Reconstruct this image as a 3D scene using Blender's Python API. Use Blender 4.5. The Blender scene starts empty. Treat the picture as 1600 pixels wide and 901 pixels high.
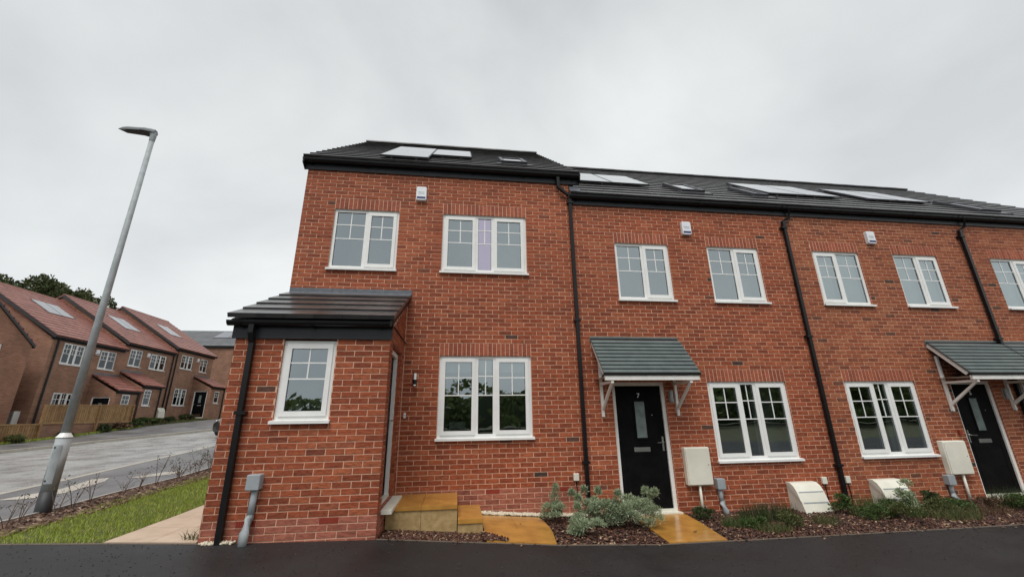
import bpy, math, random
import numpy as np
from mathutils import Vector, Matrix
random.seed(7); rng = np.random.default_rng(7)
S = bpy.context.scene
COL = S.collection

# ---------------------------------------------------------------- camera
cam_d = bpy.data.cameras.new('camera'); cam = bpy.data.objects.new('camera', cam_d); COL.objects.link(cam)
S.camera = cam
CAM = Vector((0.3084, -7.0553, 1.1095))
yaw, pit, rol = math.radians(7.6693), math.radians(17.3352), math.radians(-0.8018)
fwd = Vector((math.sin(yaw)*math.cos(pit), math.cos(yaw)*math.cos(pit), math.sin(pit)))
rt = Vector((math.cos(yaw), -math.sin(yaw), 0)); up = rt.cross(fwd)
A = rt*math.cos(rol) + up*math.sin(rol); B = -rt*math.sin(rol) + up*math.cos(rol)
m = Matrix((A, B, -fwd)).transposed().to_4x4(); m.translation = CAM
cam.matrix_world = m
cam_d.sensor_width = 36; cam_d.lens = 637.0*36/1600
cam_d.clip_start = 0.05; cam_d.clip_end = 3000

# ---------------------------------------------------------------- world, sun, exposure
SUN_EL, SUN_AZ = math.radians(60), math.radians(200)      # azimuth measured from +Y clockwise: behind the camera
W = bpy.data.worlds.new('World'); S.world = W; W.use_nodes = True
nt = W.node_tree; N = nt.nodes; L = nt.links; N.clear()
wo = N.new('ShaderNodeOutputWorld'); bg = N.new('ShaderNodeBackground'); bg.inputs[1].default_value = 0.1
sky = N.new('ShaderNodeTexSky'); sky.sky_type = 'NISHITA'; sky.sun_disc = False
sky.sun_elevation = SUN_EL; sky.sun_rotation = SUN_AZ; sky.dust_density = 3
tc = N.new('ShaderNodeTexCoord')
mp = N.new('ShaderNodeMapping'); mp.inputs['Scale'].default_value = (1, 1, 1.5); L.new(tc.outputs['Generated'], mp.inputs[0])
n1 = N.new('ShaderNodeTexNoise'); n1.inputs['Scale'].default_value = 1.35; n1.inputs['Detail'].default_value = 6; n1.inputs['Roughness'].default_value = 0.5; n1.inputs['Distortion'].default_value = 0.25
L.new(mp.outputs[0], n1.inputs['Vector'])
rc = N.new('ShaderNodeValToRGB'); L.new(n1.outputs[0], rc.inputs[0])
e = rc.color_ramp.elements; e[0].position = 0.36; e[0].color = (4.5, 4.68, 4.8, 1); e[1].position = 0.64; e[1].color = (6.1, 6.3, 6.28, 1)
# a little brighter low down
sep = N.new('ShaderNodeSeparateXYZ'); L.new(tc.outputs['Generated'], sep.inputs[0])
mr = N.new('ShaderNodeMapRange'); mr.inputs[1].default_value = 0.1; mr.inputs[2].default_value = 0.95; mr.inputs[3].default_value = 1.06; mr.inputs[4].default_value = 0.84
L.new(sep.outputs[2], mr.inputs[0])
vm = N.new('ShaderNodeVectorMath'); vm.operation = 'SCALE'; L.new(rc.outputs[0], vm.inputs[0]); L.new(mr.outputs[0], vm.inputs['Scale'])
mx = N.new('ShaderNodeMixRGB'); mx.inputs[0].default_value = 0.97; L.new(sky.outputs[0], mx.inputs[1]); L.new(vm.outputs[0], mx.inputs[2])
L.new(mx.outputs[0], bg.inputs[0]); L.new(bg.outputs[0], wo.inputs[0])
sd = bpy.data.lights.new('sun', 'SUN'); sd.energy = 1.5; sd.angle = math.radians(28); sd.color = (1, 0.97, 0.93)
sun = bpy.data.objects.new('sun', sd); COL.objects.link(sun)
sdir = Vector((math.sin(SUN_AZ)*math.cos(SUN_EL), math.cos(SUN_AZ)*math.cos(SUN_EL), math.sin(SUN_EL)))
sun.rotation_euler = sdir.to_track_quat('Z', 'Y').to_euler()
S.view_settings.view_transform = 'Standard'; S.view_settings.look = 'None'
S.view_settings.exposure = 0.6; S.view_settings.gamma = 1
S.cycles.max_bounces = 6; S.cycles.diffuse_bounces = 3; S.cycles.transparent_max_bounces = 8

# ---------------------------------------------------------------- materials
def NM(name):
    m_ = bpy.data.materials.new(name); m_.use_nodes = True
    t = m_.node_tree; p = t.nodes['Principled BSDF']
    return m_, t.nodes, t.links, p
def ramp(N, pts):
    r = N.new('ShaderNodeValToRGB'); el = r.color_ramp.elements
    while len(el) < len(pts): el.new(0.5)
    for e_, (p_, c_) in zip(el, pts): e_.position = p_; e_.color = (*c_, 1)
    return r
def noise(N, L, scale, detail=4, rough=.55, vec=None, dist=0):
    n = N.new('ShaderNodeTexNoise'); n.inputs['Scale'].default_value = scale; n.inputs['Detail'].default_value = detail
    n.inputs['Roughness'].default_value = rough; n.inputs['Distortion'].default_value = dist
    if vec is None:
        g = N.new('ShaderNodeNewGeometry'); vec = g.outputs['Position']
    L.new(vec, n.inputs['Vector']); return n
def bump(N, L, p, h, strength, dist=.01):
    b = N.new('ShaderNodeBump'); b.inputs['Strength'].default_value = strength; b.inputs['Distance'].default_value = dist
    L.new(h, b.inputs['Height']); L.new(b.outputs[0], p.inputs['Normal']); return b
def plain(name, col, rough=.5, spec=.5, metal=0, var=.12, scale=6, bmp=0, bscale=80, col2=None, coat=0):
    m_, N, L, p = NM(name)
    n = noise(N, L, scale, 5)
    c2 = col2 or tuple(c*(1-var) for c in col); c1 = col if col2 else tuple(min(1, c*(1+var*.5)) for c in col)
    r = ramp(N, [(.35, c2), (.65, c1)]); L.new(n.outputs[0], r.inputs[0]); L.new(r.outputs[0], p.inputs['Base Color'])
    p.inputs['Roughness'].default_value = rough; p.inputs['Specular IOR Level'].default_value = spec; p.inputs['Metallic'].default_value = metal
    if coat: p.inputs['Coat Weight'].default_value = coat; p.inputs['Coat Roughness'].default_value = .08
    if bmp:
        n2 = noise(N, L, bscale, 4); bump(N, L, p, n2.outputs[0], bmp, .005)
    return m_
def brick_mat(name, pts, spots=True, rustic=.7, gloss=.75):
    m_, N, L, p = NM(name)
    oi = N.new('ShaderNodeObjectInfo'); g = N.new('ShaderNodeNewGeometry')
    ad = N.new('ShaderNodeMath'); ad.operation = 'ADD'; L.new(oi.outputs['Random'], ad.inputs[0]); L.new(g.outputs['Random Per Island'], ad.inputs[1])
    fr = N.new('ShaderNodeMath'); fr.operation = 'FRACT'; L.new(ad.outputs[0], fr.inputs[0])
    r = ramp(N, pts); L.new(fr.outputs[0], r.inputs[0])
    mp = N.new('ShaderNodeMapping'); mp.inputs['Scale'].default_value = (12, 12, 34); mp.inputs['Rotation'].default_value = (0, .35, 0); L.new(g.outputs['Position'], mp.inputs[0])
    n1 = noise(N, L, 1.0, 6, .6, mp.outputs[0], .6)
    n2 = noise(N, L, .55, 3, .5)
    n3 = noise(N, L, 160, 3, .6)
    m1 = N.new('ShaderNodeMapRange'); m1.inputs[1].default_value = .36; m1.inputs[2].default_value = .6; m1.inputs[3].default_value = .64; m1.inputs[4].default_value = 1.08; L.new(n1.outputs[0], m1.inputs[0])
    m2 = N.new('ShaderNodeMapRange'); m2.inputs[1].default_value = .3; m2.inputs[2].default_value = .7; m2.inputs[3].default_value = .86; m2.inputs[4].default_value = 1.12; L.new(n2.outputs[0], m2.inputs[0])
    m3 = N.new('ShaderNodeMapRange'); m3.inputs[1].default_value = .3; m3.inputs[2].default_value = .7; m3.inputs[3].default_value = .85; m3.inputs[4].default_value = 1.15; L.new(n3.outputs[0], m3.inputs[0])
    a = N.new('ShaderNodeMath'); a.operation = 'MULTIPLY'; L.new(m1.outputs[0], a.inputs[0]); L.new(m2.outputs[0], a.inputs[1])
    b = N.new('ShaderNodeMath'); b.operation = 'MULTIPLY'; L.new(a.outputs[0], b.inputs[0]); L.new(m3.outputs[0], b.inputs[1])
    v = N.new('ShaderNodeVectorMath'); v.operation = 'SCALE'; L.new(r.outputs[0], v.inputs[0]); L.new(b.outputs[0], v.inputs['Scale'])
    L.new(v.outputs[0], p.inputs['Base Color']); p.inputs['Roughness'].default_value = gloss; p.inputs['Specular IOR Level'].default_value = .3
    bump(N, L, p, n1.outputs[0], rustic, .012)
    return m_
M = {}
def cl(r, g, b): return (r, g, b)
M['brick'] = brick_mat('red_rustic_brick', [(0, cl(.05, .035, .03)), (.003, cl(.10, .05, .035)), (.012, cl(.24, .058, .026)), (.4, cl(.32, .075, .031)), (.75, cl(.365, .092, .038)), (.93, cl(.40, .115, .05)), (1, cl(.27, .078, .04))])
M['brick_c'] = brick_mat('weathered_red_brick', [(0, cl(.05, .035, .03)), (.008, cl(.12, .055, .035)), (.04, cl(.23, .065, .032)), (.4, cl(.31, .083, .036)), (.75, cl(.35, .102, .044)), (1, cl(.375, .13, .06))])
M['brick_low'] = brick_mat('smooth_red_brick', [(0, cl(.27, .085, .055)), (.5, cl(.35, .112, .072)), (1, cl(.40, .14, .09))], rustic=.25, gloss=.6)
M['soldier'] = brick_mat('soldier_brick', [(0, cl(.27, .075, .042)), (.5, cl(.34, .092, .05)), (1, cl(.40, .115, .062))], rustic=.2)
M['air'] = plain('red_airbrick_plastic', (.26, .035, .018), .45)
def mortar(name, c):
    m_, N, L, p = NM(name); n = noise(N, L, 1.2, 3); n2 = noise(N, L, 120, 4)
    r = ramp(N, [(.3, tuple(x*.82 for x in c)), (.7, c)]); L.new(n.outputs[0], r.inputs[0]); L.new(r.outputs[0], p.inputs['Base Color'])
    p.inputs['Roughness'].default_value = .9; bump(N, L, p, n2.outputs[0], .5, .004); return m_
M['mortar'] = mortar('buff_mortar', (.70, .42, .29))
def brickwall(name, c1, c2, cm):
    m_, N, L, p = NM(name)
    tc = N.new('ShaderNodeTexCoord'); s = N.new('ShaderNodeSeparateXYZ'); L.new(tc.outputs['Object'], s.inputs[0])
    a = N.new('ShaderNodeMath'); L.new(s.outputs[0], a.inputs[0]); L.new(s.outputs[1], a.inputs[1])
    c = N.new('ShaderNodeCombineXYZ'); L.new(a.outputs[0], c.inputs[0]); L.new(s.outputs[2], c.inputs[1])
    b = N.new('ShaderNodeTexBrick'); L.new(c.outputs[0], b.inputs[0])
    b.inputs['Scale'].default_value = 1; b.inputs['Brick Width'].default_value = .225; b.inputs['Row Height'].default_value = .075; b.inputs['Mortar Size'].default_value = .006; b.inputs['Mortar Smooth'].default_value = .2
    b.inputs['Color1'].default_value = (*c1, 1); b.inputs['Color2'].default_value = (*c2, 1); b.inputs['Mortar'].default_value = (*cm, 1)
    n = noise(N, L, 1.3, 5); mr = N.new('ShaderNodeMapRange'); mr.inputs[1].default_value = .3; mr.inputs[2].default_value = .7; mr.inputs[3].default_value = .75; mr.inputs[4].default_value = 1.15; L.new(n.outputs[0], mr.inputs[0])
    v = N.new('ShaderNodeVectorMath'); v.operation = 'SCALE'; L.new(b.outputs['Color'], v.inputs[0]); L.new(mr.outputs[0], v.inputs['Scale'])
    L.new(v.outputs[0], p.inputs['Base Color']); p.inputs['Roughness'].default_value = .85
    bp = bump(N, L, p, b.outputs['Fac'], .4, .01); bp.invert = True
    return m_
M['far_brick'] = brickwall('brown_red_brickwork', (.23, .105, .062), (.31, .155, .095), (.30, .23, .18))
M['far_brick2'] = brickwall('orange_brown_brickwork', (.27, .115, .065), (.35, .16, .095), (.32, .24, .19))
M['side_brick'] = brickwall('red_side_brickwork', (.33, .095, .046), (.42, .13, .06), (.55, .38, .30))
M['upvc'] = plain('white_upvc', (.80, .80, .78), .3, .5, var=.04)
M['cream'] = plain('cream_plastic', (.74, .72, .62), .45, var=.08, scale=3)
M['white_paint'] = plain('white_painted_wood', (.78, .76, .72), .5, var=.08)
M['black_pl'] = plain('black_plastic', (.009, .009, .010), .3, .3, var=.2)
M['fascia'] = plain('charcoal_fascia', (.022, .024, .028), .4, .35, var=.2)
M['soffit'] = plain('black_soffit', (.007, .007, .008), .5, .25)
M['door'] = plain('black_composite_door', (.007, .007, .0075), .55, .05, var=.3, bmp=.05, bscale=200)
M['frost'] = plain('frosted_glass', (.20, .25, .25), .12, .8, var=.25, scale=9, bmp=.1)
M['chrome'] = plain('chrome', (.7, .7, .7), .2, .5, metal=1)
M['grey_pl'] = plain('grey_plastic', (.33, .36, .38), .4, .5, var=.08)
M['galv'] = plain('galvanised_steel', (.38, .41, .42), .6, .4, col2=(.29, .32, .33), scale=9)
M['bitumen'] = plain('black_bitumen_paint', (.025, .027, .03), .55)
M['lantern'] = plain('grey_lantern_casting', (.17, .19, .20), .5)
M['lens'] = plain('dark_lamp_lens', (.04, .028, .026), .5, .2)
M['alarm'] = plain('white_alarm_cover', (.78, .80, .82), .35, var=.03)
M['navy'] = plain('navy_strip', (.02, .03, .14), .4)
M['grey_txt'] = plain('grey_print', (.25, .29, .33), .5)
M['lead'] = plain('lead_flashing', (.13, .145, .165), .42, .5, col2=(.085, .095, .11), scale=10, bmp=.3, bscale=14)
M['ridge'] = plain('dark_ridge_tile', (.028, .028, .03), .5)
M['canopy'] = plain('slate_grey_canopy', (.135, .165, .16), .42, .5, col2=(.105, .13, .13), scale=5, bmp=.1)
M['panel_frame'] = plain('panel_frame_aluminium', (.10, .10, .11), .35, metal=.6)
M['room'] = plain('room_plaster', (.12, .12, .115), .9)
M['blind'] = plain('pale_roller_blind', (.62, .64, .58), .9, var=.06)
M['curtain'] = plain('pale_wall', (.50, .50, .47), .9)
M['white_line'] = plain('aged_road_paint', (.5, .5, .48), .7)
def tilemat(name, c1, c2, rough=.38):
    m_, N, L, p = NM(name)
    oi = N.new('ShaderNodeObjectInfo'); g = N.new('ShaderNodeNewGeometry')
    ad = N.new('ShaderNodeMath'); L.new(oi.outputs['Random'], ad.inputs[0]); L.new(g.outputs['Random Per Island'], ad.inputs[1])
    fr = N.new('ShaderNodeMath'); fr.operation = 'FRACT'; L.new(ad.outputs[0], fr.inputs[0])
    n = noise(N, L, 5, 5); a = N.new('ShaderNodeMath'); a.operation = 'MULTIPLY_ADD'; L.new(n.outputs[0], a.inputs[0]); a.inputs[1].default_value = .9; 
    h = N.new('ShaderNodeMath'); h.operation = 'MULTIPLY'; h.inputs[1].default_value = .35; L.new(fr.outputs[0], h.inputs[0]); L.new(h.outputs[0], a.inputs[2])
    r = ramp(N, [(.35, c1), (.9, c2)]); L.new(a.outputs[0], r.inputs[0]); L.new(r.outputs[0], p.inputs['Base Color'])
    p.inputs['Roughness'].default_value = rough; n3 = noise(N, L, 90, 4); bump(N, L, p, n3.outputs[0], .08, .003)
    return m_
M['tile'] = tilemat('dark_concrete_tile', (.022, .021, .022), (.065, .062, .06), .28)
M['tile'].node_tree.nodes['Principled BSDF'].inputs['Specular IOR Level'].default_value = .9
M['tile_red'] = tilemat('red_concrete_tile', (.185, .065, .05), (.31, .13, .10), .45)
M['tile_grey'] = tilemat('grey_concrete_tile', (.09, .095, .10), (.15, .155, .16), .45)
def glassmat(name, tint=(.86, .96, 1.0), base=.28):
    m_, N, L, p = NM(name); N.remove(p); out = N['Material Output']
    tr = N.new('ShaderNodeBsdfTransparent'); tr.inputs[0].default_value = (.62, .70, .68, 1)
    gl = N.new('ShaderNodeBsdfGlossy'); gl.inputs['Color'].default_value = (*tint, 1); gl.inputs['Roughness'].default_value = .012
    fr = N.new('ShaderNodeFresnel'); fr.inputs[0].default_value = 1.55
    a = N.new('ShaderNodeMath'); a.operation = 'ADD'; a.use_clamp = True; a.inputs[1].default_value = base; L.new(fr.outputs[0], a.inputs[0])
    n = noise(N, L, 1.7, 2, .4); b = N.new('ShaderNodeBump'); b.inputs['Strength'].default_value = .05; b.inputs['Distance'].default_value = .05; L.new(n.outputs[0], b.inputs['Height']); L.new(b.outputs[0], gl.inputs['Normal'])
    mx = N.new('ShaderNodeMixShader'); L.new(a.outputs[0], mx.inputs[0]); L.new(tr.outputs[0], mx.inputs[1]); L.new(gl.outputs[0], mx.inputs[2]); L.new(mx.outputs[0], out.inputs[0])
    return m_
M['glass'] = glassmat('window_glass'); M['glass_far'] = glassmat('far_window_glass', (.86, .93, 1.0), .02); M['glass_lilac'] = glassmat('lilac_reflection_glass', (.88, .80, 1.0), .45)  # lilac glass: a purplish reflection put into the tint, no film on the pane
M['solar'] = plain('solar_cells', (.02, .025, .045), .14, 1.0, coat=1)
M['solar'].node_tree.nodes['Principled BSDF'].inputs['IOR'].default_value = 1.9
def asphalt(name, c1, c2, rough, rrange=.2, bs=.4, bscale=260):
    m_, N, L, p = NM(name)
    n = noise(N, L, 1.1, 6, .6); n2 = noise(N, L, bscale, 3, .7); n4 = noise(N, L, 60, 2, .7)
    r = ramp(N, [(.3, c1), (.7, c2)]); L.new(n.outputs[0], r.inputs[0])
    m4 = N.new('ShaderNodeMapRange'); m4.inputs[1].default_value = .35; m4.inputs[2].default_value = .65; m4.inputs[3].default_value = .55; m4.inputs[4].default_value = 1.6; L.new(n2.outputs[0], m4.inputs[0])
    v = N.new('ShaderNodeVectorMath'); v.operation = 'SCALE'; L.new(r.outputs[0], v.inputs[0]); L.new(m4.outputs[0], v.inputs['Scale']); L.new(v.outputs[0], p.inputs['Base Color'])
    mr = N.new('ShaderNodeMapRange'); mr.inputs[1].default_value = .35; mr.inputs[2].default_value = .65; mr.inputs[3].default_value = rough-rrange; mr.inputs[4].default_value = rough+rrange; L.new(n.outputs[0], mr.inputs[0]); L.new(mr.outputs[0], p.inputs['Roughness'])
    bump(N, L, p, n2.outputs[0], bs, .004); return m_
M['tarmac'] = asphalt('fresh_black_tarmac', (.009, .0085, .009), (.017, .0155, .016), .6, .1, .5, 180)
M['road'] = asphalt('wet_worn_asphalt', (.27, .27, .27), (.38, .38, .37), .3, .1, .35, 70)
M['footway'] = asphalt('wet_footway_asphalt', (.09, .088, .092), (.17, .165, .165), .42, .14, .5, 90)
M['kerb'] = plain('concrete_kerb', (.42, .39, .33), .7, bmp=.2)
M['edging'] = plain('pale_concrete_edging', (.38, .36, .33), .7, bmp=.2)
M['edging_dark'] = plain('dirty_timber_edging', (.13, .10, .075), .8, bmp=.3)
M['soil'] = asphalt('dark_soil', (.03, .02, .014), (.06, .04, .028), .9, .05, .8, 40)
M['earth'] = asphalt('verge_ground', (.06, .05, .03), (.09, .10, .04), .9, .05, .8, 20)
M['stone'] = plain('wet_ochre_paving', (.54, .27, .055), .22, .5, col2=(.37, .175, .035), scale=3.2, bmp=.12, bscale=22)
M['stone_side'] = plain('ochre_cast_edge', (.46, .32, .15), .6, .4, col2=(.33, .22, .09), scale=14, bmp=.5, bscale=60)
M['slab_pink'] = plain('pale_pink_paving', (.56, .43, .32), .55, .4, col2=(.47, .35, .25), scale=4, bmp=.15)
M['gravel'] = plain('pale_gravel', (.70, .62, .48), .7, var=.25, scale=30)
def randmat(name, pts, rough=.7, spec=.3, trans=0):
    m_, N, L, p = NM(name); g = N.new('ShaderNodeNewGeometry'); r = ramp(N, pts); L.new(g.outputs['Random Per Island'], r.inputs[0]); L.new(r.outputs[0], p.inputs['Base Color'])
    p.inputs['Roughness'].default_value = rough; p.inputs['Specular IOR Level'].default_value = spec
    if trans:
        out = N['Material Output']; t = N.new('ShaderNodeBsdfTranslucent'); L.new(r.outputs[0], t.inputs[0]); mx = N.new('ShaderNodeMixShader'); mx.inputs[0].default_value = trans
        L.new(p.outputs[0], mx.inputs[1]); L.new(t.outputs[0], mx.inputs[2]); L.new(mx.outputs[0], out.inputs[0])
    return m_
M['bark'] = randmat('bark_chip', [(0, (.035, .012, .008)), (.5, (.075, .028, .018)), (.85, (.12, .05, .03)), (.93, (.30, .17, .10)), (1, (.5, .36, .24))], .4, .5)
M['grit'] = randmat('grit', [(0, (.02, .018, .016)), (.6, (.045, .04, .035)), (1, (.09, .08, .07))], .6)
M['bark2'] = randmat('weathered_bark_chip', [(0, (.06, .03, .02)), (.5, (.13, .075, .05)), (.85, (.22, .13, .09)), (1, (.4, .3, .22))], .55)
M['lawn'] = randmat('lawn_blade', [(0, (.17, .23, .03)), (.5, (.31, .40, .055)), (.85, (.45, .53, .10)), (1, (.58, .52, .22))], .5, .3, .25)
M['silver'] = randmat('silver_leaf', [(0, (.18, .24, .13)), (.5, (.30, .36, .22)), (1, (.45, .50, .34))], .7, .2, .2)
M['green'] = randmat('green_leaf', [(0, (.035, .065, .018)), (.5, (.065, .11, .03)), (1, (.12, .17, .05))], .5, .3, .25)
M['tree_leaf'] = randmat('tree_leaf', [(0, (.035, .045, .016)), (.5, (.065, .08, .03)), (.9, (.10, .12, .045)), (1, (.15, .13, .06))], .6, .3, .15)
M['dark_green'] = randmat('dark_green_leaf', [(0, (.022, .035, .012)), (.5, (.04, .06, .02)), (1, (.075, .10, .03))], .6, .3, .15)
M['wood_leaf'] = randmat('woodland_leaf', [(0, (.06, .09, .03)), (.5, (.12, .16, .05)), (1, (.2, .24, .08))], .6, .3, .25)
M['olive'] = randmat('olive_leaf', [(0, (.05, .07, .02)), (.6, (.10, .12, .04)), (1, (.17, .15, .06))], .6, .3, .2)
M['brown_leaf'] = randmat('brown_leaf', [(0, (.05, .03, .02)), (.5, (.11, .06, .035)), (1, (.17, .11, .06))], .7)
M['twig'] = plain('twig', (.10, .06, .045), .8)
M['purple'] = randmat('seed_head', [(0, (.09, .035, .03)), (1, (.20, .09, .08))], .8)
M['trunk'] = plain('tree_bark', (.09, .07, .05), .9, bmp=.4, bscale=12)
M['fence'] = tilemat('treated_fence_board', (.20, .11, .045), (.38, .23, .10), .75)
M['car'] = plain('black_car_paint', (.015, .016, .018), .2, .5, var=.1, coat=1)
M['carglass'] = plain('car_glass', (.03, .035, .04), .05, .8)
M['rubber'] = plain('tyre_rubber', (.02, .02, .02), .8)
M['headlamp'] = plain('headlamp_glass', (.55, .58, .6), .1, .8)
M['flower'] = plain('white_blossom', (.75, .75, .7), .7)

# ---------------------------------------------------------------- mesh helpers
class F:                                     # a wall's frame: u along the wall, d outward, z up
    def __init__(s, o, u, n): s.o = Vector(o); s.u = Vector(u); s.n = Vector(n)
    def p(s, u, d, z): v = s.o + s.u*u + s.n*d; return (v.x, v.y, v.z + z)
class MB:
    def __init__(s): s.v = []; s.f = []; s.mi = []; s.k = 0
    def quadbox(s, P, top=True):              # P: 8 points, bottom 4 then top 4, same winding
        i = len(s.v); s.v += [tuple(q) for q in P]
        fs = [(0, 3, 2, 1), (4, 5, 6, 7), (0, 1, 5, 4), (1, 2, 6, 5), (2, 3, 7, 6), (3, 0, 4, 7)]
        for a in fs: s.f.append(tuple(i+j for j in a)); s.mi.append(s.k)
    def box(s, x0, x1, y0, y1, z0, z1):
        s.quadbox([(x0, y0, z0), (x1, y0, z0), (x1, y1, z0), (x0, y1, z0), (x0, y0, z1), (x1, y0, z1), (x1, y1, z1), (x0, y1, z1)])
    def fbox(s, f, u0, u1, d0, d1, z0, z1):
        s.quadbox([f.p(u0, d1, z0), f.p(u1, d1, z0), f.p(u1, d0, z0), f.p(u0, d0, z0), f.p(u0, d1, z1), f.p(u1, d1, z1), f.p(u1, d0, z1), f.p(u0, d0, z1)])
    def face(s, pts):
        i = len(s.v); s.v += [tuple(q) for q in pts]; s.f.append(tuple(range(i, i+len(pts)))); s.mi.append(s.k)
    def prism(s, poly, a, b):                 # poly: list of points (3D) ; extrude by vector from a to b offset
        n = len(poly); i = len(s.v); a = Vector(a); b = Vector(b)
        s.v += [tuple(Vector(q)+a) for q in poly] + [tuple(Vector(q)+b) for q in poly]
        s.f.append(tuple(i+j for j in range(n))); s.f.append(tuple(i+n+j for j in reversed(range(n)))); s.mi += [s.k]*2
        for j in range(n):
            k = (j+1) % n; s.f.append((i+j, i+n+j, i+n+k, i+k)); s.mi.append(s.k)
    def tube(s, pts, r, n=8, rr=None, caps=True):
        pts = [Vector(q) for q in pts]; i = len(s.v)
        for j, q in enumerate(pts):
            d = (pts[min(j+1, len(pts)-1)] - pts[max(j-1, 0)]).normalized()
            a = Vector((0, 0, 1)) if abs(d.z) < .9 else Vector((1, 0, 0))
            x = d.cross(a).normalized(); y = d.cross(x)
            R = rr[j] if rr else r
            for k in range(n):
                t = 2*math.pi*(k+.5)/n; s.v.append(tuple(q + (x*math.cos(t)+y*math.sin(t))*R))
        for j in range(len(pts)-1):
            for k in range(n):
                a0 = i+j*n+k; a1 = i+j*n+(k+1) % n
                s.f.append((a0, a1, a1+n, a0+n)); s.mi.append(s.k)
        if caps:
            s.f.append(tuple(i+k for k in reversed(range(n)))); s.f.append(tuple(i+(len(pts)-1)*n+k for k in range(n))); s.mi += [s.k]*2
    def build(s, name, mats, parent=None, off=(0, 0, 0), smooth=False):
        me = bpy.data.meshes.new(name); ox, oy, oz = off
        me.from_pydata([(x-ox, y-oy, z-oz) for x, y, z in s.v], [], s.f)
        for q in (mats if isinstance(mats, (list, tuple)) else [mats]): me.materials.append(M[q])
        if isinstance(mats, (list, tuple)): me.polygons.foreach_set('material_index', s.mi)
        if smooth: me.polygons.foreach_set('use_smooth', [True]*len(s.f))
        me.update()
        o = bpy.data.objects.new(name, me); COL.objects.link(o)
        if parent: o.parent = parent
        return o
def fromarr(name, V, Fa, mats, parent=None, mi=None):
    me = bpy.data.meshes.new(name)
    V = np.asarray(V, np.float32); Fa = np.asarray(Fa, np.int32)
    me.vertices.add(len(V)); me.vertices.foreach_set('co', V.ravel())
    k = Fa.shape[1]; me.loops.add(Fa.size); me.loops.foreach_set('vertex_index', Fa.ravel())
    me.polygons.add(len(Fa)); me.polygons.foreach_set('loop_start', np.arange(0, Fa.size, k)); me.polygons.foreach_set('loop_total', np.full(len(Fa), k))
    for q in (mats if isinstance(mats, (list, tuple)) else [mats]): me.materials.append(M[q])
    if mi is not None: me.polygons.foreach_set('material_index', np.asarray(mi, np.int32))
    me.update(calc_edges=True); me.validate()
    o = bpy.data.objects.new(name, me); COL.objects.link(o)
    if parent: o.parent = parent
    return o
def tag(o, label=None, cat=None, group=None, kind=None):
    if label: o['label'] = label
    if cat: o['category'] = cat
    if group: o['group'] = group
    if kind: o['kind'] = kind
    return o
def thing(name, loc, label, cat, rz=0, group=None):
    o = bpy.data.objects.new(name, None); COL.objects.link(o); o.location = loc; o.rotation_euler = (0, 0, rz); o.empty_display_size = .3
    return tag(o, label, cat, group)
class H:                                      # a thing under construction; geometry is given in its builder's frame
    def __init__(s, root, off): s.root = root; s.off = Vector(off)
    def part(s, name, mb, mat, parent=None, smooth=False, label=None):
        o = mb.build(name, mat, parent or s.root, s.off, smooth)
        if label: o['label'] = label
        return o

# ---------------------------------------------------------------- terrain
def gy(y): return float(np.interp(y, [-1.5, 0, 1.3, 10, 14, 17.5, 21.7, 30, 33, 60, 150, 400], [-.08, -.07, -.02, .1, .22, .41, .74, 1.2, 1.42, 2.6, 6, 12]))
def hx(x): return float(np.interp(x, [-5, -4.4, -3.2, -2.46, -.55, .63, 1.56, 2.9, 5], [0, -.026, -.076, -.115, -.155, -.246, -.316, -.373, -.38]))
def T(x, y): return gy(y) + hx(x)
def sheet(name, poly, dz, mat, step=1.0, cat=None, kind='structure', label=None, group=None, parent=None):
    """a draped sheet over a convex-ish polygon strip given as two polylines of equal length"""
    a, b = poly; mb = MB(); n = len(a)
    rows = []
    fa = []
    def dens(pl):
        out = []
        for i in range(n-1):
            k = max(1, int(max(math.dist(a[i], a[i+1]), math.dist(b[i], b[i+1]))/step))
            for j in range(k): t = j/k; out.append((pl[i][0]*(1-t)+pl[i+1][0]*t, pl[i][1]*(1-t)+pl[i+1][1]*t))
        out.append(pl[-1]); return out
    A_, B_ = dens(a), dens(b)
    w = max(1, int(max(math.dist(p, q) for p, q in zip(A_, B_))/step)); V = []
    for p, q in zip(A_, B_):
        for j in range(w+1):
            t = j/w; x = p[0]*(1-t)+q[0]*t; y = p[1]*(1-t)+q[1]*t; V.append((x, y, T(x, y)+dz))
    for i in range(len(A_)-1):
        for j in range(w):
            k = i*(w+1)+j; fa.append((k, k+w+1, k+w+2, k+1))
    mb.v = V; mb.f = fa; mb.mi = [0]*len(fa)
    o = mb.build(name, mat, parent, smooth=True)
    return tag(o, label, cat, group, kind)
def kerbline(name, pts, w, h0, h1, mat, side=1, step=.915, parent=None, label=None):
    """kerb stones laid along a polyline, each a real block; returns joined mesh"""
    root = bpy.data.objects.new(name, None); COL.objects.link(root); tag(root, label, None, None, 'structure')
    for i in range(len(pts)-1):
        p, q = Vector((*pts[i], 0)), Vector((*pts[i+1], 0)); Ls = (q-p).length; k = max(1, round(Ls/step)); d = (q-p)/Ls; nn = Vector((-d.y, d.x, 0))*side
        for j in range(k):
            a = p + d*(Ls*j/k+.004); b = p + d*(Ls*(j+1)/k-.004); mb = MB()
            P = []
            for hh in (h0, h1):
                for c in (a, b, b+nn*w, a+nn*w): P.append((c.x, c.y, T(c.x, c.y)+hh))
            mb.quadbox(P); mb.build('kerb_stone', mat, root)
    return root

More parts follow.
